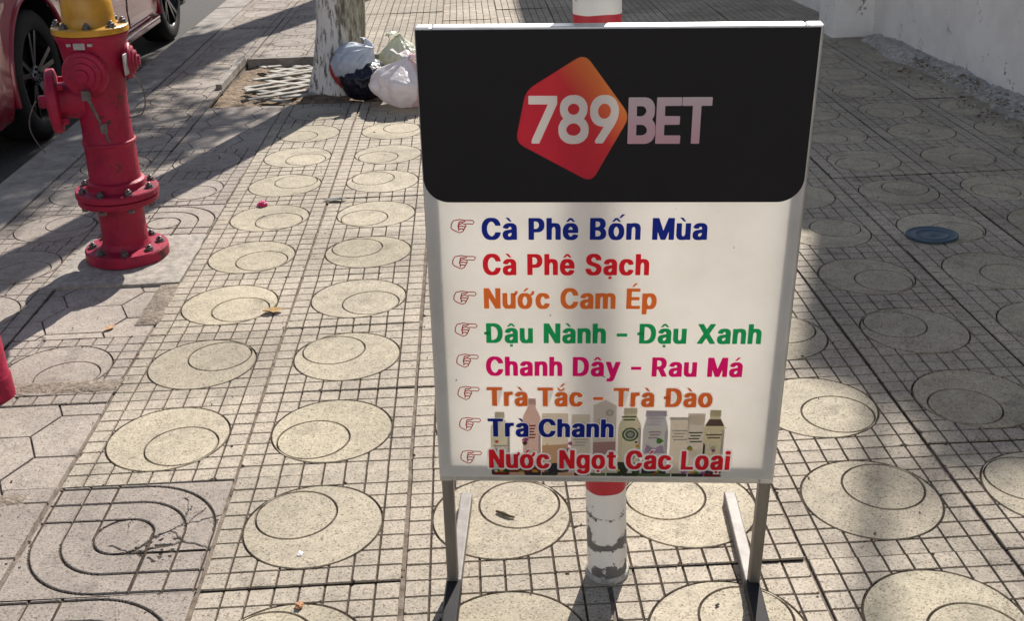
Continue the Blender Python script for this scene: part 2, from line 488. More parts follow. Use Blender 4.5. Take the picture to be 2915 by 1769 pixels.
for j in range(-4, 30):
    for i in range(-4, 7):
        k = kind(i, j)
        rr = random.Random(i * 131 + j * 17)
        if k is None: continue
        if j > 18: k = 'g'
        t = TPL[k] if k != 'c' else TPL[rr.choice(('c', 'c1', 'c2', 'c3'))]
        w = WAY.get((i, j)) or (rr.choice((-1, 1)), rr.choice((-1, 1)))
        rot = {(1, 1): 0, (-1, 1): 1, (-1, -1): 2, (1, -1): 3}[w] if k == 'c' else (0 if k != 'g' else rr.randrange(4))
        ca, sa = ((1, 0), (0, 1), (-1, 0), (0, -1))[rot]
        cx = (i + .5) * T + rr.uniform(-.0015, .0015); cy = (j + .5) * T + rr.uniform(-.0015, .0015)
        cz = rr.uniform(-.0028, .0022); tx = rr.uniform(-.006, .006); ty = rr.uniform(-.006, .006)
        if k == 'h': cz -= .0025; tx *= 2; ty *= 2
        wob = rr.uniform(-.004, .004)
        o = len(PV)
        for x, y, z in t.v:
            X = (ca * x - sa * y) * .988; Y = sa * x + ca * y
            PV.append((cx + X - wob * Y, cy + Y + wob * X, cz + z + tx * X + ty * Y))
        for f in t.f: PF.append([q + o for q in f])
        old = k in 'hab' or i < -2
        PM += [(q if not (old and q == 0) else 3) for q in t.m]
        tone = rr.uniform(.86, 1.06) * (.93 if old else 1)
        PT += [tone] * len(t.f); yl = rr.uniform(.5, 1.0); PD += [q * yl for q in t.d]
me = bpy.data.meshes.new('pavement')
me.from_pydata(PV, [], PF)
for m_ in (M['tile'], M['groove'], M['joint'], M['paver']): me.materials.append(m_)
me.polygons.foreach_set('material_index', PM)
for nm, dat in (('tone', PT), ('disc', [float(q) for q in PD])):
    a = me.attributes.new(nm, 'FLOAT', 'FACE'); a.data.foreach_set('value', dat)
me.update()
pv = bpy.data.objects.new('pavement', me); COL.objects.link(pv); struct(pv)
# sand bed under the joints, open where the tree pit is
g = MB()
Z = -.0078
def sheet(x0, x1, y0, y1, z): g.add([(x0, y0, z), (x1, y0, z), (x1, y1, z), (x0, y1, z)], [(0, 1, 2, 3)])
sheet(-1.608, 2.9, -1.7, 3.6, Z); sheet(-1.608, -1.2, 3.6, 4.8, Z); sheet(0, 2.9, 3.6, 4.8, Z); sheet(-1.608, 2.9, 4.8, 14, Z)
sheet(-1.608, 2.9, -30, -1.7, -.002); sheet(-1.608, 2.9, 14, 40, -.002)
struct(g.build('pavement_bed', M['joint']))

# concrete pad the hydrant is bolted down on
def rough_slab(x0, x1, y0, y1, z, amp, nx, ny, seed=0):
    P = []; F = []
    for j in range(ny + 1):
        for i in range(nx + 1):
            x = x0 + (x1 - x0) * i / nx; y = y0 + (y1 - y0) * j / ny
            e = min(i, nx - i, j, ny - j) == 0
            P.append((x + (noise.noise((x * 9, y * 9, seed)) * .008 if e else 0), y + (noise.noise((x * 9, y * 9, seed + 5)) * .008 if e else 0), (z + noise.noise((x * 14, y * 14, seed)) * amp) if not e else z - .004))
    for j in range(ny):
        for i in range(nx):
            a = j * (nx + 1) + i; F.append((a, a + 1, a + nx + 2, a + nx + 1))
    # skirt
    n0 = len(P)
    rim = [i for i in range(nx + 1)] + [(j) * (nx + 1) + nx for j in range(1, ny + 1)] + [ny * (nx + 1) + i for i in range(nx - 1, -1, -1)] + [j * (nx + 1) for j in range(ny - 1, 0, -1)]
    for q in rim: P.append((P[q][0], P[q][1], -.06))
    for q in range(len(rim)):
        F.append((rim[q], n0 + q, n0 + (q + 1) % len(rim), rim[(q + 1) % len(rim)]))
    return P, F
g = MB(); P, F = rough_slab(-1.225, -.80, 1.195, 1.64, .008, .004, 26, 26); g.add(P, F)
struct(g.build('hydrant_pad', M['concrete'], smooth=True))
# patches of crumbled mortar and dirt
g = MB()
for (x0, x1, y0, y1, s) in ((-1.16, -.80, .455, .53, 2), (-.86, -.79, .88, 1.19, 4), (-1.2, -.86, -.07, -.02, 8)):
    P, F = rough_slab(x0, x1, y0, y1, .003, .006, max(4, int((x1 - x0) * 70)), max(4, int((y1 - y0) * 70)), s); g.add(P, F)
struct(g.build('mortar_patch', mat('crumbled_mortar', (.30, .25, .195), .95, col2=(.11, .085, .065), scale=70, bump=.006, bscale=150), smooth=True))

# tree pit
g = MB(); P = []; F = []
nx, ny = 60, 60
for j in range(ny + 1):
    for i in range(nx + 1):
        x = -1.21 + 1.22 * i / nx; y = 3.59 + 1.22 * j / ny
        d = math.hypot(x + .53, y - 3.95)
        P.append((x, y, -.035 + noise.noise((x * 7, y * 7, 2)) * .016 + noise.noise((x * 22, y * 22, 3)) * .008 + .05 * math.exp(-(d / .22) ** 2)))
for j in range(ny):
    for i in range(nx):
        a = j * (nx + 1) + i; F.append((a, a + 1, a + nx + 2, a + nx + 1))
g.add(P, F); struct(g.build('soil', M['soil'], smooth=True))
g = MB()
g.box((-1.222, 4.39, -.01), (.034, .76, .085)); g.box((-.61, 4.79, -.016), (1.18, .03, .065)); g.box((-.0, 4.2, -.016), (.03, 1.1, .065))
struct(g.build('pit_kerb', M['kerb'], bevel=.004))

# ------------------------------------------------------------------ boundary wall on the right
def wx(y): return 2.745 - .055 * (y - 4.8)
wall = thing('boundary_wall', 'pale grey plastered wall with stained foot along the right edge of the pavement', 'wall', (wx(3), 3, 0))
def wl(q): return (q[0] - wx(3), q[1] - 3, q[2])
g = MB()
n = 120
ys = [-7 + 32 * i / n for i in range(n + 1)]
P = []; F = []
zs = [-.1, .0, .04, .08, .12, .2, .3, .4, .55, .7, 1.0, 1.5, 2.0, 2.6]
yy = sorted(ys + [1.5 + .05 * i for i in range(76)])
for y_ in yy:
    for z in zs:
        P.append(wl((wx(y_) + noise.noise((y_ * 3, z * 4, 1)) * .006 + noise.noise((y_ * 11, z * 12, 4)) * .003, y_, z)))
m_ = len(zs)
for a in range(len(yy) - 1):
    for b in range(m_ - 1):
        F.append((a * m_ + b, a * m_ + b + 1, (a + 1) * m_ + b + 1, (a + 1) * m_ + b))
g.add(P, F)
a = wl((wx(-7), -7, 0)); b = wl((wx(25), 25, 0))
g.add([(a[0] + .01, a[1], -.1), (b[0] + .01, b[1], -.1), (b[0] + .01, b[1], 2.6), (a[0] + .01, a[1], 2.6), (a[0] + .2, a[1], -.1), (b[0] + .2, b[1], -.1), (b[0] + .2, b[1], 2.6), (a[0] + .2, a[1], 2.6)],
      [(4, 5, 6, 7), (3, 2, 6, 7), (0, 3, 7, 4), (1, 5, 6, 2)])
g.build('plaster_face', M['wallplaster'], wall, smooth=True)
g = MB(); g.bar(wl((wx(-7) + .09, -7, 2.64)), wl((wx(25) + .09, 25, 2.64)), .28, .08)
g.build('coping', M['footing'], wall, bevel=.008)
g = MB(); g.box(wl((wx(4.95) - .115, 4.97, 1.36)), (.27, .30, 2.92))
g.build('pillar', M['wallplaster'], wall, bevel=.012)
# broken concrete footing
g = MB(); P = []; F = []
ny = 420
for j in range(ny + 1):
    y_ = -2 + 6.68 * j / ny
    w_ = .155 + noise.noise((y_ * 2.3, 0, 7)) * .06 + noise.noise((y_ * 9, 0, 2)) * .025
    h_ = .050 + noise.noise((y_ * 2.9, 3, 7)) * .022 + noise.noise((y_ * 12, 3, 7)) * .012
    for k in range(15):
        u = k / 14
        x = wx(y_) + .004 - w_ * (1 - u)
        z = h_ * min(1, u * 3.2) * (1 - .12 * u) + (noise.noise((x * 14, y_ * 14, 5)) * .010 + noise.noise((x * 40, y_ * 40, 5)) * .007) * (1 if 0 < k < 14 else 0) - (.01 if k == 0 else 0)
        P.append(wl((x, y_, z)))
for j in range(ny):
    for k in range(14):
        a = j * 15 + k; F.append((a, a + 1, a + 16, a + 15))
g.add(P, F); g.build('footing', M['footing'], wall, smooth=True)
# crumbled mortar, grit and dry bits along its foot
g = MB(); rg = random.Random(21)
for _ in range(1100):
    y_ = rg.uniform(1.4, 3.95); 
    x = wx(y_) - .13 + rg.gauss(-.0, .06) - (.05 if y_ < 3.2 else 0)
    s = rg.uniform(.003, .010) * (1.9 if rg.random() < .07 else 1)
    if x > wx(y_) - .02: continue
    rot = Matrix.Rotation(rg.uniform(0, 6), 3, 'Z') @ Matrix.Rotation(rg.uniform(-.6, .6), 3, 'X')
    zz = .003 if x < wx(y_) - .20 else .045
    g.box((x, y_, zz + s * .3), (s * 1.6, s, s * .7), rg.choice((0, 0, 0, 1, 2)), rot, .7)
struct(g.build('grit', [M['footing'], M['kerb'], M['soil']]), 'stuff')

# ------------------------------------------------------------------ houses behind the wall (their shade falls on the pavement)
L66 = 6.6 / math.tan(R(SUN_EL))
ax, ay = 1.0 + math.sin(R(SUN_AZ)) * L66, .42 + math.cos(R(SUN_AZ)) * L66
h1 = thing('lean_to_house', 'tall cream house with a sloping red metal roof and an antenna behind the boundary wall', 'house', (ax, ay, 0))
g = MB(); zl = 6.6 - .457 * 6.5
P = []
for dx, px in ((0, 0), (7, 7)):
    P += [(px, 0, -.2), (px, 0, 6.55), (px + (.91 if px == 0 else .91), -6.5, zl - .05), (px + .91, -6.5, -.2)]
g.add(P, [(0, 1, 2, 3), (7, 6, 5, 4), (0, 4, 5, 1), (2, 6, 7, 3)])
g.build('wall', M['brick'], h1)
g = MB(); P = []
for z0 in (0, .05): P += [(0, 0, 6.55 + z0), (7, 0, 6.55 + z0), (7.91, -6.5, zl - .05 + z0), (.91, -6.5, zl - .05 + z0)]
g.add(P, [(0, 3, 2, 1), (4, 5, 6, 7), (0, 1, 5, 4), (1, 2, 6, 5), (2, 3, 7, 6), (3, 0, 4, 7)])
g.build('roof', M['roof'], h1)
for (yy_, zz_) in ((-1.4, 4.2), (-3.4, 3.0), (-1.4, 1.3)):
    g = MB(); g.box((.14 * -yy_ - .03, yy_, zz_), (.1, 1.0, 1.2)); f = g.build('window', M['kerb'], h1, bevel=.01)
    g = MB(); g.box((.14 * -yy_ - .085, yy_, zz_), (.02, .86, 1.06)); g.build('pane', M['window'], f)
g = MB(); q = .456; px, py = .331 / .327 * 0 + .062, -.45
g.tube([(px, py, 6.3), (px, py, 8.6)], .028, 10)
for k in range(4): g.bar((px - .3 + .04 * k, py, 8.0 + .16 * k), (px + .3 - .04 * k, py, 8.0 + .16 * k), .012, .012)
g.build('antenna', M['bolt'], h1)
bx, by = .60 + math.sin(R(SUN_AZ)) * L66, 4.6 + math.cos(R(SUN_AZ)) * L66
h2 = thing('flat_roof_house', 'cream flat roofed house with a parapet standing farther along behind the wall', 'house', (bx, by, 0))
g = MB(); g.box((4, 6, 3.2), (8, 12, 6.8)); g.build('wall', M['brick'], h2, bevel=.03)
g = MB(); g.box((4, 6, 6.52), (8.1, 12.1, .16)); g.build('parapet', M['plaster'], h2, bevel=.02)
for k in range(3):
    for zz_ in (1.6, 4.6):
        g = MB(); g.box((-.03, 2 + 4 * k, zz_), (.1, 1.3, 1.3)); f = g.build('window', M['kerb'], h2, bevel=.01)
        g = MB(); g.box((-.085, 2 + 4 * k, zz_), (.02, 1.14, 1.14)); g.build('pane', M['window'], f)

# unseen shophouses added across the road to throw sunlight back on to the wall
for k, (y0, w_, h_, m_, lb) in enumerate(((-9, 7.5, 8.4, M['plaster'], 'unseen white house with blue shutters, added across the road for bounce light, nearest the viewer'), (-1.4, 6.8, 10.2, M['brick'], 'unseen tall cream house added across the road for bounce light, opposite the hydrant'),
                                     (5.5, 7.6, 7.6, M['plaster'], 'unseen low white house added across the road for bounce light, opposite the parked car'), (13.2, 8.0, 9.6, M['brick'], 'unseen cream house added for bounce light, farthest along the other side of the road'))):
    t = thing('bounce_shophouse', lb, 'bounce_shophouse', (-13.2, y0, -.15), 0, 'added shophouses across the road for bounce light')
    g = MB(); g.box((-3, w_ / 2, h_ / 2), (6, w_ - .05, h_)); g.build('wall', m_, t, bevel=.03)
    g = MB(); g.box((-2.95, w_ / 2, h_ + .12), (6.3, w_ + .1, .25)); g.build('parapet', M['plaster'], t, bevel=.02)
    g = MB(); g.box((.45, w_ / 2, 3.2), (1.0, w_ - .2, .12)); g.build('canopy', M['roof'], t, bevel=.01)
    g = MB(); g.box((.03, w_ / 2, 1.4), (.1, w_ * .7, 2.6))
    for q in range(14): g.box((.09, w_ / 2, .2 + q * .185), (.03, w_ * .68, .03))
    g.build('shutter', M['lid'] if k == 0 else M['footing'], t)
    for fl in range(2 if h_ > 8 else 1):
        for q in (.27, .73):
            g = MB(); g.box((.02, w_ * q, 4.9 + fl * 2.7), (.12, 1.5, 1.5)); f = g.build('window', M['footing'], t, bevel=.01)
            g = MB(); g.box((.09, w_ * q, 4.9 + fl * 2.7), (.03, 1.3, 1.3)); g.build('pane', M['window'], f)

t = thing('bounce_corner_house', 'unseen broad pale grey house added behind the viewer for bounce light', 'house', (-9, -14, -.15))  # sunlit front added out of view to brighten surfaces facing the camera
g = MB(); g.box((9, -3, 4.6), (19, 6, 9.2)); g.build('wall', mat('bounce_render', (.58, .60, .62), .85, var=.12, scale=2), t, bevel=.03)
g = MB(); g.box((9, -3, 9.3), (19.3, 6.3, .25)); g.build('parapet', M['plaster'], t, bevel=.02)
for k in range(5):
    for zz_ in (1.5, 4.5, 7.4):
        g = MB(); g.box((1.6 + 3.7 * k, .03, zz_), (1.3, .1, 1.5)); f = g.build('window', M['kerb'], t, bevel=.01)
        g = MB(); g.box((1.6 + 3.7 * k, .09, zz_), (1.14, .03, 1.34)); g.build('pane', M['window'], f)

# outlines of the sign's letters, thousandths of an em
GLYPHS = {"A":{"-":[[[71,174],[62,176],[59,183],[59,249],[64,256],[75,259],[300,259],[312,255],[315,251],[315,183],[310,175],[300,173]]],"B":[[[26,-14],[18,-11],[14,-3],[16,518],[30,523],[243,523],[276,516],[299,508],[320,494],[341,470],[353,447],[364,409],[367,359],[360,320],[345,290],[323,268],[346,249],[360,230],[372,205],[381,172],[383,145],[381,103],[370,64],[362,47],[338,19],[322,7],[305,-1],[265,-12],[247,-15]],[[141,72],[182,71],[213,76],[237,89],[249,103],[258,126],[256,159],[243,185],[220,206],[203,214],[188,217],[140,215]],[[141,301],[182,300],[199,305],[218,317],[233,334],[241,357],[244,372],[241,384],[228,414],[211,429],[184,437],[140,436]]],"C":[[[180,-21],[128,-8],[90,13],[59,44],[30,90],[9,146],[0,194],[-2,288],[4,340],[19,394],[40,438],[61,467],[95,499],[124,515],[170,528],[189,531],[274,528],[301,522],[332,509],[362,489],[379,471],[402,438],[414,411],[427,365],[427,340],[424,336],[412,333],[320,333],[307,336],[289,384],[264,416],[247,428],[224,437],[201,430],[178,414],[159,392],[140,359],[130,328],[123,290],[121,244],[127,192],[136,161],[153,125],[166,108],[197,81],[222,70],[247,81],[275,105],[291,130],[303,167],[307,172],[318,174],[414,174],[424,171],[427,167],[427,144],[416,103],[397,63],[381,40],[355,15],[316,-8],[276,-19]]],"D":[[[26,-14],[18,-11],[14,-3],[16,518],[30,523],[234,523],[276,514],[315,497],[336,483],[361,458],[381,430],[406,370],[414,328],[419,289],[416,197],[406,141],[381,80],[362,53],[336,27],[309,9],[272,-6],[224,-15]],[[141,72],[180,73],[205,80],[232,94],[252,111],[266,130],[278,155],[289,193],[296,236],[296,274],[291,307],[278,355],[268,376],[240,408],[222,422],[197,433],[170,437],[143,437],[139,432]]],"E":[[[26,-14],[18,-11],[14,-3],[16,518],[30,523],[328,523],[340,520],[344,511],[344,449],[338,440],[328,438],[145,438],[140,434],[140,301],[315,300],[326,298],[331,291],[331,226],[328,218],[318,215],[141,214],[139,76],[145,71],[332,71],[343,69],[348,59],[346,-9],[332,-15]]],"L":[[[26,-14],[18,-11],[14,-3],[15,514],[18,520],[28,523],[126,523],[136,520],[139,511],[140,74],[145,71],[320,71],[330,69],[335,61],[335,-5],[332,-11],[320,-15]]],"M":[[[26,-14],[18,-11],[14,-3],[14,511],[18,520],[30,523],[147,523],[159,520],[261,213],[361,518],[376,523],[490,523],[503,520],[506,511],[506,-3],[503,-11],[490,-15],[399,-15],[385,-9],[382,179],[378,172],[320,-5],[315,-12],[303,-15],[218,-15],[205,-11],[138,177],[136,-9],[122,-15]]],"N":[[[26,-14],[18,-11],[14,-3],[16,518],[30,523],[134,523],[147,520],[282,264],[295,244],[296,516],[299,520],[311,523],[405,523],[418,520],[421,511],[419,-9],[405,-15],[301,-15],[286,-10],[156,239],[140,262],[139,-7],[136,-11],[126,-14]]],"P":[[[26,-14],[18,-11],[14,-3],[16,518],[30,523],[240,523],[274,516],[307,502],[330,483],[349,457],[364,426],[373,391],[375,370],[373,305],[362,264],[347,234],[320,202],[278,180],[234,171],[141,170],[138,-9],[124,-15]],[[141,257],[190,258],[211,267],[236,292],[245,314],[250,334],[250,357],[243,389],[234,406],[219,422],[195,435],[145,438],[140,434]]],"R":[[[26,-14],[18,-11],[14,-3],[16,518],[30,523],[243,523],[282,514],[309,502],[337,478],[362,436],[375,382],[375,324],[368,286],[351,247],[340,231],[305,199],[389,11],[388,-9],[374,-15],[272,-15],[259,-11],[173,180],[170,183],[145,183],[139,178],[138,-9],[124,-15]],[[141,270],[174,269],[207,276],[228,290],[243,311],[250,336],[247,380],[239,401],[229,416],[203,433],[180,438],[145,438],[140,434]]],"S":[[[141,-23],[99,-15],[79,-6],[51,11],[32,30],[16,55],[3,86],[-4,119],[-2,146],[12,152],[106,152],[118,149],[123,142],[130,109],[140,94],[160,77],[187,66],[218,81],[237,100],[248,121],[250,148],[240,169],[218,188],[189,203],[106,231],[77,246],[56,260],[34,282],[16,315],[9,340],[7,365],[9,405],[18,438],[30,463],[55,492],[79,509],[108,522],[154,531],[241,529],[268,522],[293,511],[319,494],[332,482],[348,459],[362,425],[367,405],[366,369],[352,364],[260,364],[249,366],[245,371],[239,394],[228,415],[204,434],[187,441],[165,432],[141,407],[132,382],[134,359],[149,338],[166,325],[202,308],[280,282],[308,268],[337,245],[356,219],[371,184],[373,169],[373,107],[364,73],[348,40],[322,12],[302,-2],[272,-15],[229,-23]]],"T":[[[136,-14],[127,-11],[124,-3],[124,434],[119,438],[7,438],[-6,441],[-9,449],[-8,516],[-6,520],[7,523],[365,523],[375,521],[381,511],[381,449],[377,441],[365,438],[254,438],[249,434],[249,-7],[246,-11],[236,-14]]],"X":[[[-9,-14],[-17,-11],[-20,-7],[-18,14],[125,259],[-8,495],[-10,514],[-7,520],[6,523],[108,523],[120,520],[197,386],[277,520],[289,523],[389,523],[401,520],[404,514],[403,495],[270,261],[411,14],[413,-5],[410,-11],[397,-15],[297,-15],[284,-11],[197,137],[110,-11],[97,-15]]],"a":[[[93,-23],[72,-18],[45,-8],[28,4],[7,30],[-5,59],[-10,84],[-10,132],[-5,155],[5,178],[17,195],[45,214],[101,231],[172,242],[185,246],[192,255],[189,280],[177,301],[162,311],[149,305],[136,295],[116,263],[103,260],[55,260],[3,278],[-2,286],[1,307],[22,347],[45,371],[64,382],[93,393],[130,400],[189,400],[218,396],[247,387],[276,368],[291,351],[306,322],[313,297],[315,278],[314,-7],[312,-12],[301,-15],[205,-15],[170,-23]],[[140,65],[147,66],[164,77],[183,101],[192,128],[193,155],[170,154],[147,147],[126,135],[117,124],[113,111],[115,90],[122,79]]],"c":[[[131,-22],[96,-14],[63,4],[36,32],[11,77],[-1,114],[-7,155],[-7,220],[-1,262],[14,307],[29,335],[55,366],[79,383],[127,398],[227,396],[269,381],[297,360],[313,339],[330,305],[334,289],[334,270],[329,263],[279,248],[229,248],[219,251],[207,278],[192,297],[173,310],[160,303],[145,289],[133,270],[118,220],[116,170],[129,116],[149,82],[171,67],[186,74],[199,87],[209,101],[217,126],[229,131],[279,131],[331,116],[337,107],[337,93],[328,66],[311,35],[289,10],[271,-3],[242,-16],[211,-23]]],"e":[[[134,-22],[92,-12],[64,3],[37,30],[16,64],[4,95],[-7,155],[-7,218],[-3,251],[6,287],[25,328],[39,349],[63,372],[92,389],[125,398],[215,398],[248,389],[269,379],[288,365],[311,337],[330,297],[339,264],[343,232],[342,162],[340,157],[327,154],[121,154],[118,145],[125,120],[141,91],[158,74],[175,65],[195,76],[213,99],[219,114],[231,119],[284,119],[329,106],[338,99],[339,82],[330,57],[311,26],[294,9],[269,-8],[248,-16],[215,-23]],[[120,237],[213,236],[218,239],[209,268],[199,287],[184,302],[169,310],[156,302],[137,282],[125,260]]],"g":[[[127,-165],[88,-156],[61,-144],[44,-132],[23,-109],[9,-82],[9,-58],[50,-28],[63,-26],[106,-26],[119,-30],[133,-52],[148,-67],[173,-79],[197,-66],[209,-54],[219,-31],[222,-8],[219,-6],[204,-9],[121,-9],[98,-4],[73,6],[56,17],[29,46],[6,92],[-7,159],[-5,242],[10,303],[25,332],[40,354],[61,374],[98,393],[129,399],[196,399],[231,391],[329,393],[340,391],[345,382],[345,-29],[341,-60],[334,-83],[311,-121],[296,-135],[267,-152],[213,-165]],[[168,80],[188,89],[207,113],[220,153],[224,186],[222,221],[211,263],[197,288],[181,304],[171,309],[156,301],[137,280],[125,253],[116,209],[116,175],[127,128],[145,96]]],"h":[[[20,-14],[11,-11],[8,-3],[8,514],[11,520],[22,523],[116,523],[126,520],[129,514],[130,395],[166,400],[209,400],[259,391],[283,378],[299,362],[318,330],[331,276],[331,-5],[328,-11],[316,-15],[224,-14],[211,-8],[210,243],[203,274],[197,286],[184,302],[174,308],[150,291],[138,270],[131,245],[128,-8],[116,-14]]],"i":[[[19,-14],[10,-11],[7,-3],[8,386],[10,391],[21,394],[119,393],[127,391],[130,382],[130,-7],[127,-11],[117,-14]],[[35,430],[21,434],[11,443],[-1,466],[-1,499],[9,522],[19,531],[37,537],[102,537],[123,529],[132,520],[140,497],[140,470],[130,445],[121,436],[102,429]]],"m":[[[20,-14],[11,-11],[8,-3],[8,382],[11,391],[24,394],[122,394],[145,400],[220,400],[245,393],[268,379],[291,391],[322,400],[403,400],[428,393],[445,385],[469,364],[485,336],[493,311],[498,282],[498,-3],[495,-11],[482,-15],[393,-15],[380,-11],[378,-7],[375,268],[364,295],[347,308],[336,301],[325,289],[315,257],[314,-3],[311,-11],[299,-15],[207,-15],[195,-11],[192,-7],[191,266],[183,291],[174,302],[166,307],[149,294],[140,280],[134,266],[129,236],[128,-7],[126,-11],[116,-14]]],"n":[[[20,-14],[11,-11],[8,-3],[10,389],[22,394],[124,392],[166,400],[209,400],[251,393],[276,383],[300,361],[312,343],[324,311],[331,278],[330,-9],[316,-15],[226,-15],[216,-12],[211,-8],[210,243],[203,274],[197,286],[184,302],[174,308],[150,291],[138,270],[131,245],[128,-8],[116,-14]]],"o":[[[131,-22],[96,-14],[63,4],[36,32],[11,77],[-1,114],[-7,155],[-7,220],[-1,262],[14,307],[29,335],[55,366],[79,383],[127,398],[227,396],[256,387],[284,371],[313,339],[334,299],[345,264],[351,224],[351,151],[345,112],[332,72],[315,41],[291,12],[267,-6],[242,-16],[211,-23]],[[168,68],[175,67],[188,75],[211,105],[226,151],[229,187],[226,224],[217,257],[201,287],[186,302],[173,310],[159,302],[135,274],[125,249],[116,203],[118,155],[129,116],[149,82]]],"p":[[[20,-157],[11,-154],[8,-146],[9,387],[12,392],[22,395],[124,393],[153,399],[228,399],[263,390],[293,373],[316,351],[337,315],[352,271],[358,233],[360,194],[358,144],[351,104],[339,67],[322,35],[306,15],[288,0],[266,-13],[232,-22],[149,-22],[130,-19],[129,-146],[126,-154],[113,-157]],[[180,69],[184,68],[198,77],[220,108],[231,140],[237,185],[233,229],[220,271],[204,294],[182,309],[162,296],[145,271],[133,233],[129,202],[131,156],[142,115],[156,90]]],"r":[[[20,-14],[11,-11],[8,-3],[10,389],[22,394],[118,394],[149,400],[213,400],[234,395],[237,386],[236,314],[224,308],[178,308],[168,304],[145,283],[134,259],[129,232],[127,-9],[113,-15]]],"t":[[[100,-18],[69,-10],[54,-1],[37,16],[25,41],[18,76],[18,309],[15,312],[-19,313],[-27,316],[-30,322],[-29,387],[-27,391],[-16,394],[17,395],[18,476],[21,482],[31,485],[125,485],[138,482],[141,474],[142,395],[192,394],[202,391],[205,384],[205,324],[202,316],[192,313],[144,312],[141,309],[141,91],[150,70],[190,69],[202,64],[212,16],[211,-7],[206,-12],[179,-19]]],"u":[[[111,-19],[74,-9],[52,6],[34,27],[19,56],[13,79],[8,111],[10,390],[24,395],[113,395],[124,393],[128,389],[131,127],[142,94],[155,78],[168,72],[184,82],[197,100],[206,121],[210,146],[211,389],[216,393],[226,395],[316,395],[328,392],[331,383],[330,-10],[316,-16],[216,-13],[188,-20]]],"y":[[[36,-159],[9,-153],[5,-146],[4,-127],[15,-79],[18,-75],[28,-72],[61,-72],[70,-67],[83,-48],[96,-2],[-20,368],[-19,389],[-5,394],[90,394],[103,391],[161,206],[220,390],[234,394],[328,394],[340,391],[344,385],[343,368],[210,-52],[187,-109],[165,-137],[145,-151],[111,-160]]]},"B":{"7":[[[83,-20],[77,-16],[74,-9],[77,22],[266,428],[260,431],[50,432],[44,436],[41,443],[42,522],[46,526],[54,529],[369,528],[376,518],[375,434],[169,-11],[165,-18],[158,-21]]],"8":[[[180,-27],[132,-17],[92,5],[57,39],[36,84],[31,111],[31,163],[36,188],[55,230],[67,246],[89,267],[65,300],[53,332],[48,357],[48,405],[57,442],[69,467],[80,483],[109,509],[140,526],[170,534],[226,537],[270,528],[309,507],[333,486],[358,446],[366,417],[368,398],[366,344],[360,319],[349,298],[328,267],[357,237],[376,200],[385,165],[385,107],[376,71],[364,46],[340,18],[318,0],[278,-19],[251,-25]],[[196,71],[218,70],[238,75],[257,83],[280,104],[291,132],[291,146],[287,163],[270,188],[245,205],[215,214],[180,209],[149,191],[129,163],[123,140],[130,115],[144,94],[161,81]],[[206,311],[230,315],[251,327],[266,344],[277,375],[268,405],[251,424],[232,434],[209,439],[184,434],[165,424],[148,405],[139,375],[144,355],[159,331],[176,319]]],"9":[[[114,-20],[105,-11],[105,14],[202,170],[199,173],[155,178],[116,194],[92,211],[69,239],[53,272],[42,320],[42,382],[49,418],[61,449],[78,477],[105,504],[120,514],[145,526],[178,535],[239,535],[259,531],[293,516],[316,500],[339,474],[360,436],[371,401],[375,370],[375,326],[368,284],[356,247],[325,184],[199,-16],[189,-21]],[[200,266],[224,267],[249,279],[270,303],[283,341],[283,361],[279,380],[266,406],[255,419],[239,431],[209,439],[182,433],[162,419],[146,399],[134,364],[136,328],[151,297],[176,273]]],"B":[[[32,-22],[26,-18],[25,-11],[25,524],[30,530],[36,531],[246,531],[287,522],[320,503],[340,483],[357,453],[368,416],[370,359],[366,322],[353,291],[337,268],[356,249],[366,234],[376,214],[385,182],[387,111],[382,80],[371,50],[352,20],[335,5],[303,-12],[280,-19],[251,-23]],[[136,80],[215,81],[251,94],[268,111],[277,132],[272,157],[260,178],[238,197],[213,206],[136,207]],[[136,309],[194,308],[219,315],[233,324],[249,341],[260,368],[255,391],[241,411],[228,420],[209,427],[136,428]]],"E":[[[32,-22],[26,-18],[25,-11],[26,526],[36,531],[342,530],[347,522],[348,441],[341,430],[140,429],[135,426],[136,310],[326,308],[333,299],[333,218],[330,209],[324,206],[136,205],[135,84],[140,79],[343,78],[350,68],[348,-18],[338,-23]]],"T":[[[145,-22],[139,-18],[138,-11],[138,426],[133,429],[12,429],[3,432],[0,441],[1,524],[5,530],[12,531],[378,531],[384,526],[386,520],[386,441],[383,432],[374,429],[253,429],[248,426],[248,-16],[239,-23]]]}}

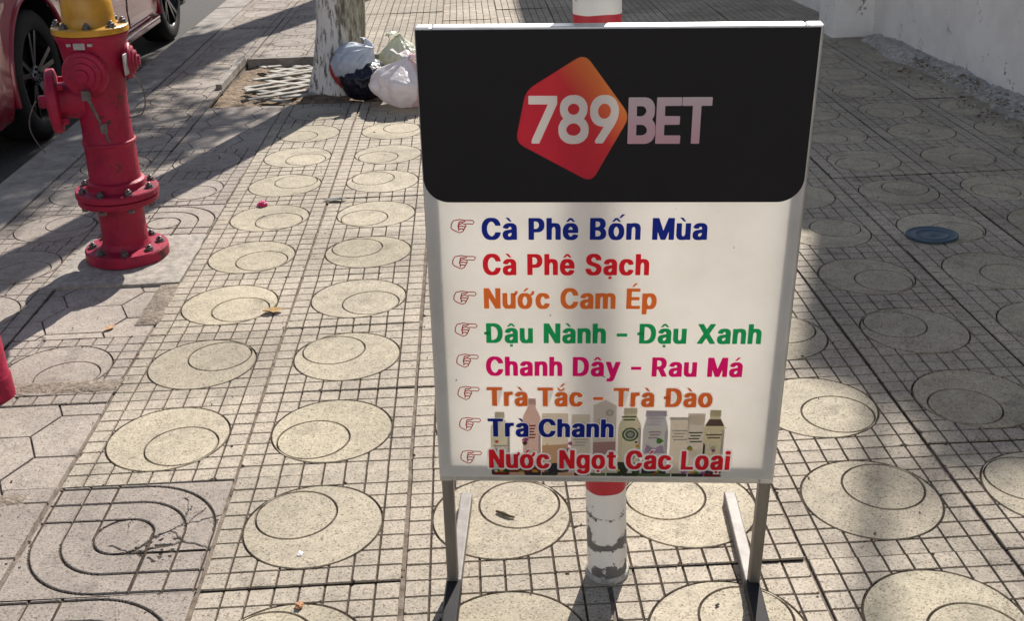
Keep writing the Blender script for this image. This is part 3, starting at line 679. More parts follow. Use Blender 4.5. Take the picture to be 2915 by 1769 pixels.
# ------------------------------------------------------------------ the menu sign
SG = thing('sign_board', 'menu sign on steel legs, black headed white banner, in front of the striped pole', 'sign', (.3844, -.475, 0), -.085)
PM4 = Matrix.Rotation(.0149, 4, 'Y') @ Matrix.Rotation(.0482, 4, 'X')
ZB = .2627; PH = .8182; PW = .5997
def print_mat(name, c, tr=.45, rough=.5, spec=.2, grad=None):
    """printed translucent sheet: reflects in front, glows where the sun is behind it"""
    m = bpy.data.materials.new(name); m.use_nodes = True
    nt = m.node_tree; N = nt.nodes; L = nt.links
    b = N['Principled BSDF']; b.inputs['Base Color'].default_value = (*c, 1); b.inputs['Roughness'].default_value = rough
    wv = N.new('ShaderNodeTexNoise'); wv.inputs['Scale'].default_value = 7; wv.inputs['Detail'].default_value = 4
    wt = N.new('ShaderNodeTexCoord'); L.new(wt.outputs['Object'], wv.inputs['Vector'])
    wb = N.new('ShaderNodeBump'); wb.inputs['Distance'].default_value = .004; L.new(wv.outputs['Fac'], wb.inputs['Height']); L.new(wb.outputs[0], b.inputs['Normal'])
    rv = N.new('ShaderNodeTexNoise'); rv.inputs['Scale'].default_value = 24; rv.inputs['Detail'].default_value = 6; L.new(wt.outputs['Object'], rv.inputs['Vector'])
    rm = N.new('ShaderNodeMapRange'); rm.inputs[3].default_value = rough - .15; rm.inputs[4].default_value = rough + .2; L.new(rv.outputs['Fac'], rm.inputs[0]); L.new(rm.outputs[0], b.inputs['Roughness'])
    b.inputs['Specular IOR Level'].default_value = spec
    t = N.new('ShaderNodeBsdfTranslucent'); t.inputs[0].default_value = (*c, 1)
    mx = N.new('ShaderNodeMixShader'); mx.inputs[0].default_value = tr
    L.new(b.outputs[0], mx.inputs[1]); L.new(t.outputs[0], mx.inputs[2]); L.new(mx.outputs[0], N['Material Output'].inputs[0])
    if name.startswith('banner_w'):
        gn = N.new('ShaderNodeTexNoise'); gn.inputs['Scale'].default_value = 4.5; gn.inputs['Detail'].default_value = 7; gn.inputs['Roughness'].default_value = .6; L.new(wt.outputs['Object'], gn.inputs['Vector'])
        gp = N.new('ShaderNodeValToRGB'); ge = gp.color_ramp.elements
        ge[0].position = .30; ge[0].color = (*[q * k_ for q, k_ in zip(c, (.86, .85, .83))], 1); ge[1].position = .58; ge[1].color = (*c, 1)
        sn = N.new('ShaderNodeTexNoise'); sn.inputs['Scale'].default_value = 75; sn.inputs['Detail'].default_value = 3; L.new(wt.outputs['Object'], sn.inputs['Vector'])
        sr = N.new('ShaderNodeMapRange'); sr.inputs[1].default_value = .735; sr.inputs[2].default_value = .76; L.new(sn.outputs['Fac'], sr.inputs[0])
        sm = N.new('ShaderNodeMix'); sm.data_type = 'RGBA'; sm.inputs[7].default_value = (.16, .14, .12, 1)
        L.new(gn.outputs['Fac'], gp.inputs[0]); L.new(sr.outputs[0], sm.inputs[0]); L.new(gp.outputs[0], sm.inputs[6])
        L.new(sm.outputs[2], b.inputs['Base Color']); L.new(sm.outputs[2], t.inputs[0])
    if grad:
        tc = N.new('ShaderNodeTexCoord'); sp = N.new('ShaderNodeSeparateXYZ'); L.new(tc.outputs['Object'], sp.inputs[0])
        (kx, kz, off), stops = grad
        a = N.new('ShaderNodeMath'); a.operation = 'MULTIPLY'; a.inputs[1].default_value = kx; L.new(sp.outputs[0], a.inputs[0])
        z = N.new('ShaderNodeMath'); z.operation = 'MULTIPLY_ADD'; z.inputs[1].default_value = kz; L.new(sp.outputs[2], z.inputs[0]); L.new(a.outputs[0], z.inputs[2])
        o = N.new('ShaderNodeMath'); o.operation = 'ADD'; o.inputs[1].default_value = off; L.new(z.outputs[0], o.inputs[0])
        r = N.new('ShaderNodeValToRGB'); e = r.color_ramp.elements
        e[0].position = stops[0][0]; e[0].color = (*stops[0][1], 1); e[1].position = stops[-1][0]; e[1].color = (*stops[-1][1], 1)
        for p_, c_ in stops[1:-1]:
            q = e.new(p_); q.color = (*c_, 1)
        L.new(o.outputs[0], r.inputs[0]); L.new(r.outputs[0], b.inputs['Base Color']); L.new(r.outputs[0], t.inputs[0])
    return m
def P2(u, v, d=0.0): return (u - PW / 2, -d, ZB + v)
def on_panel(o, parent):
    o.parent = parent
    if parent is SG: o.matrix_local = PM4
    return o
def fill(loops, name, m, d, parent):
    """flat print: closed loops in panel coordinates, inner loops are holes"""
    cu = bpy.data.curves.new(name, 'CURVE'); cu.dimensions = '2D'; cu.fill_mode = 'BOTH'
    for lp in loops:
        s = cu.splines.new('POLY'); s.points.add(len(lp) - 1)
        for q, (x, y) in zip(s.points, lp): q.co = (x, y, 0, 1)
        s.use_cyclic_u = True
    to = bpy.data.objects.new(name, cu); COL.objects.link(to)
    bpy.context.view_layer.update()
    dg = bpy.context.evaluated_depsgraph_get()
    me = bpy.data.meshes.new_from_object(to.evaluated_get(dg))
    bpy.data.objects.remove(to); bpy.data.curves.remove(cu)
    me.name = name
    for v in me.vertices: v.co = P2(v.co.x, v.co.y, d)
    me.materials.clear(); me.materials.append(m); me.update()
    o = bpy.data.objects.new(name, me); COL.objects.link(o)
    return on_panel(o, parent)
def rrect(x0, y0, x1, y1, r, corners=(1, 1, 1, 1), n=10):
    out = []
    for (cx, cy, a0, on) in ((x0, y0, 180, corners[0]), (x1, y0, 270, corners[1]), (x1, y1, 0, corners[2]), (x0, y1, 90, corners[3])):
        sx = 1 if cx == x0 else -1; sy = 1 if cy == y0 else -1
        if not on: out.append((cx, cy)); continue
        for k in range(n + 1):
            a = R(a0 + 90 * k / n); out.append((cx + sx * r + r * math.cos(a), cy + sy * r + r * math.sin(a)))
    return out
def rpoly(pts, r, n=6):
    out = []
    for i in range(len(pts)):
        p = Vector(pts[i]); a = (Vector(pts[i - 1]) - p); b = (Vector(pts[(i + 1) % len(pts)]) - p)
        a.normalize(); b.normalize()
        A = p + a * r; B = p + b * r
        for k in range(n + 1):
            t = k / n; q = A * (1 - t) ** 2 + p * 2 * t * (1 - t) + B * t * t
            out.append((q.x, q.y))
    return out

# steel frame, legs and feet
fr = MB(); tb = .025
x0, x1, z0, z1 = -PW / 2, PW / 2, ZB, ZB + PH
fr.box((x0 + tb / 2, tb / 2, (z0 + z1) / 2), (tb, tb, PH)); fr.box((x1 - tb / 2, tb / 2, (z0 + z1) / 2), (tb, tb, PH))
fr.box((0, tb / 2 , z1 - tb / 2), (PW - 2 * tb, tb, tb)); fr.box((0, tb / 2, z0 + .0185), (PW - 2 * tb, tb, .037))
on_panel(fr.build('frame', M['steel'], None, bevel=.003), SG)
for sx in (-1, 1):
    lg = MB(); lg.box((sx * (PW / 2 - .0135), .0135, ZB / 2 + .012), (.021, .021, ZB - .024))
    on_panel(lg.build('leg', M['stainless'], None, bevel=.0025), SG)
    ft = MB(); xx = sx * (PW / 2 - .0135) - sx * .003
    ft.bar((xx, -.28, .0135), (xx, .31, .0135), .025, .025)
    o = ft.build('foot', M['footsteel'], SG, bevel=.0025)
    sl = MB(); sl.bar((xx, -.285, .0140), (xx, .012, .0140), .0275, .028); sl.build('foot_reflection_cover', M['rubber'], o, bevel=.003)  # cover in tyre black paints in the dark sign mirrored by the foot
# banner
bn = fill([rrect(.0018, .011, .5945, PH - .0035, .002)], 'banner', print_mat('banner_white', (.79, .77, .735), .46, .45), .0008, SG)
back = fill([rrect(.0035, .003, .5965, PH - .003, .002)], 'back_banner', print_mat('banner_back', (.82, .80, .755), .60, .5), -.0258, SG)
GL = GLYPHS
def glyph_loops(tb_, ch, ox, oy, sx, sy):
    return [[(ox + x * sx, oy + (y + 12) * sy) for x, y in lp] for lp in tb_[ch]]
def ext(tb_, ch):
    xs = [p[0] for lp in tb_[ch] for p in lp]; return min(xs), max(xs)
# black head with the emblem, the digits left open so the white shows
pent = rpoly([(.2520, .7790), (.3220, .6830), (.2650, .5760), (.1470, .6420), (.1640, .7235)], .016)
d789 = []; x = .1677; sy = .0712 / 520
tot = sum(ext(GL['B'], c)[1] - ext(GL['B'], c)[0] for c in '789') + 2 * 14
sx = (.3048 - .1677) / tot
for c in '789':
    a, b = ext(GL['B'], c)
    d789 += glyph_loops(GL['B'], c, x - a * sx, .6410, sx, sy); x += (b - a + 14) * sx
bet = []; x = .3190; tot = sum(ext(GL['B'], c)[1] - ext(GL['B'], c)[0] for c in 'BET') + 2 * 4
sxb = (.4446 - .3190) / tot
for c in 'BET':
    a, b = ext(GL['B'], c)
    bet += glyph_loops(GL['B'], c, x - a * sxb, .6402, sxb, .0706 / 535); x += (b - a + 4) * sxb
head = rrect(.0018, .5425, .5945, PH - .0035, .040, (1, 1, 0, 0), 14)
pent_hole = [(((q[0] - .235) * .99) + .235, ((q[1] - .68) * .99) + .68) for q in pent]
fill([head, pent_hole], 'header_panel', print_mat('banner_black', (.011, .0108, .0135), .02, .42, .22), .0013, bn)
red = print_mat('emblem_red', (.5, .02, .03), .4, grad=((6.5, 4.6, -3.62 + .0), [(0.0, (.62, .035, .06)), (.45, (.66, .05, .06)), (.8, (.80, .22, .07)), (1.0, (.92, .38, .09))]))
fill([pent] + d789, 'emblem', red, .0018, bn)
fill(d789, 'lettering', print_mat('digit_white', (.80, .77, .75), .5), .0021, bn)['label'] = 'white digits 789 over the red emblem'
fill(bet, 'lettering', print_mat('bet_pink', (.7, .5, .5), .3, grad=((0, 14, -12.6), [(0, (.78, .44, .50)), (1, (.76, .60, .63))])), .0018, bn)['label'] = 'pinkish grey capitals BET'
# menu lines
import unicodedata
INK = {'navy': print_mat('ink_navy', (.012, .030, .30), .5), 'red': print_mat('ink_red', (.80, .022, .040), .5), 'orange': print_mat('ink_orange', (.86, .21, .045), .5),
       'green': print_mat('ink_green', (.015, .40, .13), .5), 'magenta': print_mat('ink_magenta', (.80, .010, .20), .5), 'halo': print_mat('ink_halo', (.97, .95, .93), .40), 'outline': print_mat('ink_hand', (.46, .012, .02), .35)}
def accents(base, marks, cx, xr, capital, bar):
    o = []; up = 128 if capital else 0; ty = 0
    if bar: o.append([(xr[0] - 48, 215), (xr[0] + 122, 215), (xr[0] + 122, 290), (xr[0] - 48, 290)])
    for k in marks:
        k = ord(k)
        if k == 0x300: o.append([(cx - 95, 532 + up), (cx - 22, 532 + up), (cx + 48, 436 + up), (cx - 4, 436 + up)])
        if k == 0x302: o.append([(cx - 104, 432), (cx - 30, 524), (cx + 30, 524), (cx + 104, 432), (cx + 52, 432), (cx, 478), (cx - 52, 432)]); ty = 1
        if k == 0x306: o.append([(cx - 88, 520), (cx - 50, 520)] + [(cx + 46 * math.cos(R(a)), 512 + 40 * math.sin(R(a))) for a in range(190, 351, 20)] + [(cx + 50, 520), (cx + 88, 520)] + [(cx + 88 * math.cos(R(a)), 512 + 86 * math.sin(R(a))) for a in range(350, 189, -20)]); ty = 2
        if k == 0x301:
            dx, dy = ((0, up), (92, 84), (12, 112))[ty]
            o.append([(cx - 40 + dx, 436 + dy), (cx + 8 + dx, 436 + dy), (cx + 100 + dx, 528 + dy), (cx + 28 + dx, 528 + dy)])
        if k == 0x323: o.append([(cx - 36, -112), (cx + 36, -112), (cx + 36, -46), (cx - 36, -46)])
        if k == 0x31b: o.append([(xr[1] - 46, 318), (xr[1] + 8, 336), (xr[1] + 46, 384), (xr[1] + 52, 450), (xr[1] - 14, 450), (xr[1] - 16, 402), (xr[1] - 46, 386)])
    return o
def menu_line(text, u0, u1, v, cap, ink, d=.0016, halo=0):
    s = cap / 533; items = []; x = 0
    for w in text:
        if w == ' ': x += 215; continue
        bar = w == 'Đ'
        dec = unicodedata.normalize('NFD', 'D' if bar else w)
        a, b = ext(GL['A'], dec[0])
        if bar: x += 30
        items.append((dec[0], dec[1:], x - a, bar, dec[0].isupper()))
        x += b - a + 44 + (34 if '\u031b' in dec[1:] and dec[0] == 'o' else 0)
    k = (u1 - u0) / ((x - 44) * s)
    base = []; acc = []
    for ch, marks, ox, bar, capi in items:
        base += glyph_loops(GL['A'], ch, u0 + ox * s * k, v, s * k, s)
        a, b = ext(GL['A'], ch)
        for pg in accents(ch, marks, (a + b) / 2, (a, b), capi, bar):
            acc.append([(u0 + (ox + px) * s * k, v + (py + 12) * s) for px, py in pg])
    if halo:
        def grow(lp):
            ar = sum(lp[i][0] * lp[(i + 1) % len(lp)][1] - lp[(i + 1) % len(lp)][0] * lp[i][1] for i in range(len(lp)))
            return ar, lp
        q = 0
        for ch, marks, ox, bar, capi in items:
            for lp in glyph_loops(GL['A'], ch, u0 + ox * s * k, v, s * k, s):
                out = []
                n = len(lp)
                ar = sum(lp[i][0] * lp[(i + 1) % n][1] - lp[(i + 1) % n][0] * lp[i][1] for i in range(n))
                big = max(glyph_loops(GL['A'], ch, 0, 0, 1, 1), key=lambda l: max(p[0] for p in l) - min(p[0] for p in l))
                if max(p[0] for p in lp) - min(p[0] for p in lp) < (max(p[0] for p in big) - min(p[0] for p in big)) * s * k * .9 and ch not in 'i': continue
                for i in range(n):
                    p = Vector(lp[i]); t = (Vector(lp[(i + 1) % n]) - Vector(lp[i - 1])).normalized()
                    nn = Vector((t.y, -t.x)) * (1 if ar > 0 else -1)
                    out.append(tuple(p + nn * halo))
                HALO.append(out)
        for lp in acc:
            c = sum((Vector(p) for p in lp), Vector((0, 0))) / len(lp)
            HALO.append([tuple(Vector(p) + (Vector(p) - c).normalized() * halo) for p in lp])
    o = fill(base, 'lettering', INK[ink], d, bn)
    # accent marks join the same mesh, a hair proud of the letters
    if acc:
        bm = bmesh.new(); bm.from_mesh(o.data)
        for i, lp in enumerate(acc):
            vsn = [bm.verts.new(P2(px, py, d + .00012 + .00004 * (i % 3))) for px, py in lp]
            bm.faces.new(vsn)
        bm.to_mesh(o.data); bm.free()
    o['label'] = ink + ' menu line reading ' + text
    return o
HALO = []
LINES = [('Cà Phê Bốn Mùa', .4506, .4783, 'navy'), ('Cà Phê Sạch', .3610, .4154, 'red'), ('Nước Cam Ép', .3758, .3536, 'orange'), ('Đậu Nành - Đậu Xanh', .5523, .2881, 'green'),
         ('Chanh Dây - Rau Má', .5262, .2238, 'magenta'), ('Trà Tắc - Trà Đào', .4794, .1634, 'orange'), ('Trà Chanh', .3117, .0994, 'navy'), ('Nước Ngọt Các Loại', .5192, .0320, 'red')]
for n_, (tx, u1, v, ink) in enumerate(LINES):
    menu_line(tx, .0908, u1, v, .0375 if n_ < 7 else .0395, ink, .0026 if n_ > 4 else .0016, .0036 if n_ == 7 else (.0018 if n_ in (5, 6) else 0))
    if HALO:
        g = MB()
        for i, lp in enumerate(HALO):
            g.add([P2(px, py, .0022 + .000012 * (i % 12)) for px, py in lp], [tuple(range(len(lp)))])
        on_panel(g.build('letter_halo', INK['halo']), bn)
        HALO.clear()
# pointing hands
hx = [.0416, .0416, .0409, .0406, .0409, .0405, .0409, .0405]; hy = [.5021, .4385, .3736, .3135, .2532, .1886, .1245, .0548]; hh = [.0237, .0245, .0253, .0261, .0269, .0278, .0286, .0290]
STK = [([(0, .35), (.02, .62), (.11, .88), (.38, .97), (.62, .90), (.93, .90), (.99, .77), (.93, .64), (.63, .66), (.64, .52), (.57, .30), (.50, .10), (.36, .0), (.22, .10), (.07, .22)], True),
       ([(.37, .84), (.33, .62), (.30, .46), (.33, .28), (.32, .14)], False), ([(.34, .60), (.48, .70), (.63, .60)], False), ([(.31, .45), (.45, .50), (.62, .44)], False), ([(.32, .27), (.44, .30), (.56, .25)], False), ([(.37, .82), (.50, .80), (.62, .84)], False)]
def ribbon(g, pts, w, closed, d):
    n = len(pts); P = []
    for i in range(n):
        a = Vector(pts[i - 1]) if (closed or i > 0) else Vector(pts[i]); b = Vector(pts[(i + 1) % n]) if (closed or i < n - 1) else Vector(pts[i])
        t = (b - a).normalized(); nn = Vector((-t.y, t.x)) * w / 2
        q = Vector(pts[i]); P += [P2(*(q + nn), d), P2(*(q - nn), d)]
    F = [(2 * i, 2 * i + 1, 2 * ((i + 1) % n) + 1, 2 * ((i + 1) % n)) for i in range(n if closed else n - 1)]
    g.add(P, F)
for i in range(8):
    g = MB()
    for s_, (pts, cl) in enumerate(STK):
        ribbon(g, [(hx[i] + px * .038, hy[i] + (py - .5) * hh[i]) for px, py in pts], .0017 if s_ == 0 else .0019, cl, .0012 + .00006 * s_)
    o = g.build('pointing_hand_icon', INK['outline']); on_panel(o, bn)
# printed drinks along the foot of the banner
DR = {}
def ink(c):
    if c not in DR: DR[c] = print_mat('drink_print_%d' % len(DR), c, .45)
    return DR[c]
DM = [(.62, .57, .38), (.64, .36, .29), (.72, .60, .44), (.60, .53, .40), (.30, .05, .045), (.50, .46, .26), (.40, .32, .42), (.36, .38, .40), (.55, .48, .40), (.48, .42, .20), (.16, .11, .09), (.05, .06, .035), (.22, .02, .025), (.62, .30, .07), (.05, .04, .05), (.30, .28, .23), (.72, .68, .5), (.30, .14, .34), (.10, .16, .07), (.45, .42, .40)]
DI = [ink(tuple(q + (w_ - q) * (.30 if max(c) > .29 else .0) for q, w_ in zip(c, (.84, .79, .72)))) for c in DM]
g = MB(); dep = [0]
def pg(pts, mi):
    dep[0] += 1
    g.add([P2(px, py, .0011 + .000004 * dep[0]) for px, py in pts], [tuple(range(len(pts)))], mi)
def bottle(x, w, h, neck, body, cap, foot, b0=.0165):
    hw = w / 2; nk = neck / 2; sh = b0 + (h - b0) * .70
    pg([(x - hw, b0), (x + hw, b0), (x + hw, sh), (x + hw * .93, sh + (h - sh) * .25), (x + nk, sh + (h - sh) * .62), (x + nk, h), (x - nk, h), (x - nk, sh + (h - sh) * .62), (x - hw * .93, sh + (h - sh) * .25), (x - hw, sh)], body)
    pg([(x - hw * .66, b0 + .03), (x - hw * .44, b0 + .03), (x - hw * .44, sh), (x - hw * .60, sh)], 16)
    pg([(x + hw * .70, b0 + .03), (x + hw * .98, b0 + .03), (x + hw * .98, sh), (x + hw * .74, sh)], 19)
    pg([(x - nk * 1.12, h - .012), (x + nk * 1.12, h - .012), (x + nk * 1.05, h), (x - nk * 1.05, h)], cap)
    pg([(x - hw * .98, b0), (x + hw * .98, b0), (x + hw * .98, b0 + .028), (x - hw * .98, b0 + .030)], foot)
def disc(x, y, r, mi): pg([(x + r * math.cos(R(a)), y + r * math.sin(R(a))) for a in range(0, 360, 15)], mi)
def wave(x, y, w, k, mi):
    for j in range(k):
        pg([(x - w * (.5 - .12 * (j % 2)), y - j * .0062), (x + w * (.5 - .1 * (j % 3)), y - j * .0062 + .0006), (x + w * (.5 - .1 * (j % 3)), y - j * .0062 + .0034), (x - w * (.5 - .12 * (j % 2)), y - j * .0062 + .0030)], mi)
bottle(.112, .034, .150, .016, 0, 0, 11); wave(.112, .077, .024, 3, 15)
bottle(.145, .036, .062, .03, 12, 8, 12)
bottle(.168, .032, .178, .014, 1, 1, 12); wave(.168, .12, .014, 5, 12)
pg([(.186, .0166), (.232, .0166), (.232, .148), (.186, .148)], 2); pg([(.186, .0166), (.232, .0166), (.232, .084), (.186, .080)], 13); pg([(.190, .0166), (.226, .0166), (.226, .040), (.190, .040)], 10); disc(.209, .030, .013, 14)
pg([(.236, .0166), (.272, .0166), (.270, .146), (.238, .146)], 3); wave(.254, .092, .026, 3, 15)
pg([(.276, .0166), (.316, .0166), (.316, .165), (.296, .176), (.276, .165)], 8); pg([(.276, .060), (.316, .060), (.316, .090), (.276, .088)], 4); disc(.304, .150, .007, 15); disc(.304, .150, .004, 3); wave(.292, .134, .018, 2, 15)
bottle(.340, .040, .160, .022, 5, 0, 11); disc(.341, .105, .0145, 18); disc(.341, .105, .0110, 16); disc(.341, .105, .0085, 18); disc(.341, .105, .0055, 15); disc(.356, .117, .0035, 16); disc(.356, .117, .002, 15); wave(.338, .140, .026, 2, 18)
bottle(.385, .044, .155, .034, 7, 6, 14); wave(.384, .137, .028, 3, 6); disc(.384, .107, .0105, 16); wave(.384, .109, .022, 3, 17); pg([(.366, .066), (.402, .066), (.398, .084), (.384, .076), (.370, .084)], 17)
pg([(.412, .0166), (.440, .0166), (.444, .142), (.410, .142)], 3); wave(.427, .112, .026, 4, 15); pg([(.408, .136), (.446, .136), (.446, .141), (.408, .141)], 19)
pg([(.442, .0166), (.468, .0166), (.470, .150), (.440, .150)], 8); pg([(.441, .126), (.469, .126), (.469, .146), (.441, .146)], 2); wave(.455, .108, .024, 4, 18); pg([(.446, .060), (.466, .060), (.466, .074), (.446, .074)], 16)
bottle(.487, .036, .157, .018, 9, 9, 14); pg([(.4705, .124), (.5035, .124), (.497, .138), (.477, .138)], 10); disc(.487, .078, .008, 16); disc(.487, .078, .005, 9); wave(.487, .104, .028, 2, 10)
rb = random.Random(5)
FR = [ink(c) for c in ((.10, .26, .04), (.30, .40, .06), (.60, .08, .04), (.62, .34, .05), (.66, .55, .10), (.40, .12, .30), (.74, .70, .60), (.16, .05, .03))]; DI += FR
for k in range(74):
    xx = rb.uniform(.098, .505); yy = .020 + .075 * rb.random() ** 1.8; w_ = rb.uniform(.0025, .008); a0 = rb.uniform(0, 3)
    pg([(xx + w_ * math.cos(a0 + q * 1.05) * (1, .6)[q % 2], yy + w_ * .8 * math.sin(a0 + q * 1.05)) for q in range(6)], len(DI) - 8 + rb.randrange(8))
for k in range(14):
    xx = .098 + k * .029; c = rb.choice((11, 12, 14, 14, 12, 18, 13, 11, 14))
    pg([(xx, .0160), (xx + .027, .0160), (xx + .027, .0225), (xx, .0225)], c)
pg([(.2245, .024), (.2315, .024), (.2315, .070), (.2245, .070)], 11); pg([(.329, .020), (.336, .020), (.352, .064), (.345, .066)], 11); pg([(.468, .03), (.473, .03), (.473, .084), (.470, .09)], 14)
o = g.build('printed_drinks', DI); on_panel(o, bn)

# ------------------------------------------------------------------ striped pole behind the sign
def striped(name, bands, worn, axis=2):
    m = bpy.data.materials.new(name); m.use_nodes = True
    nt = m.node_tree; N = nt.nodes; L = nt.links
    b = N['Principled BSDF']; b.inputs['Roughness'].default_value = .5
    tc = N.new('ShaderNodeTexCoord'); sp = N.new('ShaderNodeSeparateXYZ'); L.new(tc.outputs['Object'], sp.inputs[0])
    nz = N.new('ShaderNodeTexNoise'); nz.inputs['Scale'].default_value = 9; L.new(tc.outputs['Object'], nz.inputs['Vector'])
    ad = N.new('ShaderNodeMath'); ad.operation = 'MULTIPLY_ADD'; ad.inputs[1].default_value = .02; L.new(nz.outputs['Fac'], ad.inputs[0]); L.new(sp.outputs[2], ad.inputs[2])
    dv = N.new('ShaderNodeMath'); dv.operation = 'DIVIDE'; dv.inputs[1].default_value = 3.0; L.new(ad.outputs[0], dv.inputs[0])
    r = N.new('ShaderNodeValToRGB'); r.color_ramp.interpolation = 'CONSTANT'
    e = r.color_ramp.elements
    e[0].position = 0; e[0].color = (*bands[0][1], 1); e[1].position = bands[1][0] / 3; e[1].color = (*bands[1][1], 1)
    for z, c in bands[2:]:
        q = e.new(z / 3); q.color = (*c, 1)
    L.new(dv.outputs[0], r.inputs[0])
    # flaked patches
    n2 = N.new('ShaderNodeTexNoise'); n2.inputs['Scale'].default_value = 52; n2.inputs['Detail'].default_value = 7; n2.inputs['Roughness'].default_value = .7; L.new(tc.outputs['Object'], n2.inputs['Vector'])
    n3 = N.new('ShaderNodeTexNoise'); n3.inputs['Scale'].default_value = 7; n3.inputs['Detail'].default_value = 2; L.new(tc.outputs['Object'], n3.inputs['Vector'])
    s = N.new('ShaderNodeMath'); s.operation = 'MULTIPLY'; L.new(n2.outputs['Fac'], s.inputs[0]); L.new(n3.outputs['Fac'], s.inputs[1])
    # a grimy ragged ring low down where a tie was once wrapped, and a scored line above it
    gz = N.new('ShaderNodeMath'); gz.operation = 'MULTIPLY_ADD'; gz.inputs[1].default_value = .05; L.new(n2.outputs['Fac'], gz.inputs[0]); L.new(sp.outputs[2], gz.inputs[2])
    gr = N.new('ShaderNodeValToRGB'); ge = gr.color_ramp.elements
    ge[0].position = .0; ge[0].color = (.10, .10, .10, 1); ge[1].position = 1; ge[1].color = (0, 0, 0, 1)
    for p_, v_ in ((.045, .07), (.075, .02), (.094, .02), (.098, .20), (.110, .12), (.132, .05), (.150, .0), (.168, .0), (.170, .11), (.174, .11), (.176, .04), (.205, .055), (.225, 0)):
        q = ge.new(p_); q.color = (v_, v_, v_, 1)
    L.new(gz.outputs[0], gr.inputs[0])
    s0 = s; s = N.new('ShaderNodeMath'); s.operation = 'ADD'; L.new(s0.outputs[0], s.inputs[0]); L.new(gr.outputs[0], s.inputs[1])
    w = N.new('ShaderNodeMapRange'); w.inputs[1].default_value = .308; w.inputs[2].default_value = .326; L.new(s.outputs[0], w.inputs[0])
    mx = N.new('ShaderNodeMix'); mx.data_type = 'RGBA'; mx.inputs[7].default_value = (*worn, 1)
    L.new(w.outputs[0], mx.inputs[0]); L.new(r.outputs[0], mx.inputs[6]); L.new(mx.outputs[2], b.inputs['Base Color'])
    bp = N.new('ShaderNodeBump'); bp.inputs['Distance'].default_value = .0015; bp.invert = True; L.new(w.outputs[0], bp.inputs['Height']); L.new(bp.outputs[0], b.inputs['Normal'])
    return m
WHT = (.76, .735, .69); RED = (.46, .022, .035)
pm = striped('pole_paint', [(0, WHT), (.206, RED), (.485, WHT), (.775, RED), (1.081, WHT), (1.35, RED), (1.64, WHT), (1.93, RED), (2.2, WHT)], (.13, .125, .12))
PO = thing('striped_pole', 'red and white banded pole with flaking paint standing close behind the menu sign', 'pole', (.403, -.402, 0))
PO.rotation_euler = (0, R(-1.2), 0)
g = MB(); g.lathe([(.0385, -.02)] + [(.0385, .12 * k) for k in range(1, 22)] + [(.037, 2.6), (.02, 2.62)], n=40)
g.build('shaft', pm, PO, smooth=True)
g = MB(); g.lathe([(.0435, -.01), (.0430, .004), (.0405, .008), (.039, .009)], n=32)
g.build('collar', M['footing'], PO, smooth=True)

# ------------------------------------------------------------------ fire hydrant
HY = thing('fire_hydrant', 'red fire hydrant with a yellow bonnet and capped side outlets bolted to a concrete pad', 'hydrant', (-1.03, 1.445, .008))
HY.rotation_euler = (0, R(.9), 0)
HR, HYL = M['hyd_red'], M['hyd_yel']
def ring_bolts(o, r, z, n, br, h, a0=0.0, under=None):
    for k in range(n):
        a = R(a0) + 2 * math.pi * k / n
        g = MB()
        if under:
            g.hexbolt((r * math.cos(a), r * math.sin(a), under[1]), (0, 0, -1), br, .012)
            g.lathe([(br * .55, under[1]), (br * .55, z)], n=8, org=(r * math.cos(a), r * math.sin(a), 0))
        g.lathe([(br * 1.35, 0), (br * 1.35, .003)], n=12, org=(r * math.cos(a), r * math.sin(a), z))
        g.hexbolt((r * math.cos(a), r * math.sin(a), z + .003), (0, 0, 1), br, h)
        g.lathe([(br * .5, 0), (br * .5, h + .005), (br * .35, h + .006)], n=8, org=(r * math.cos(a), r * math.sin(a), z + .003))
        g.build('bolt', M['bolt'], o)
g = MB(); g.lathe([(.132, .0), (.138, .004), (.138, .036), (.134, .041), (.084, .044), (.079, .052), (.076, .062)], n=56); o = g.build('base_flange', HR, HY, smooth=True, angle=30)
ring_bolts(o, .110, .042, 8, .0125, .010, 12)
g = MB(); g.lathe([(.0755, .05), (.0748, .12), (.0748, .205)], n=48, caps=False); g.build('standpipe', HR, HY, smooth=True)
g = MB(); g.lathe([(.077, .188), (.100, .195), (.129, .203), (.131, .207), (.131, .2215), (.128, .224)], n=56); g.lathe([(.129, .2262), (.1350, .229), (.1350, .246), (.132, .250), (.098, .253), (.095, .256), (.095, .276), (.091, .280), (.083, .283)], n=56)
o = g.build('break_flange', HR, HY, smooth=True, angle=30)
ring_bolts(o, .115, .2505, 8, .0115, .010, 34, (.122, .199))
g = MB(); g.lathe([(.0825, .275), (.0815, .40), (.082, .403), (.086, .406), (.087, .410), (.086, .414), (.0815, .417), (.079, .44), (.0785, .54), (.083, .60), (.092, .66), (.099, .70), (.104, .735), (.110, .748), (.113, .752), (.113, .763)], n=56)
g.build('barrel', HR, HY, smooth=True, angle=50)
g = MB(); g.lathe([(.112, .7645), (.117, .767), (.117, .784), (.114, .787), (.084, .790), (.080, .796), (.0785, .82), (.077, .85), (.070, .880), (.055, .905), (.036, .918), (.026, .922), (.024, .945), (.020, .948)], n=56)
o = g.build('bonnet', HYL, HY, smooth=True, angle=40)
ring_bolts(o, .099, .788, 8, .0115, .010, 12)
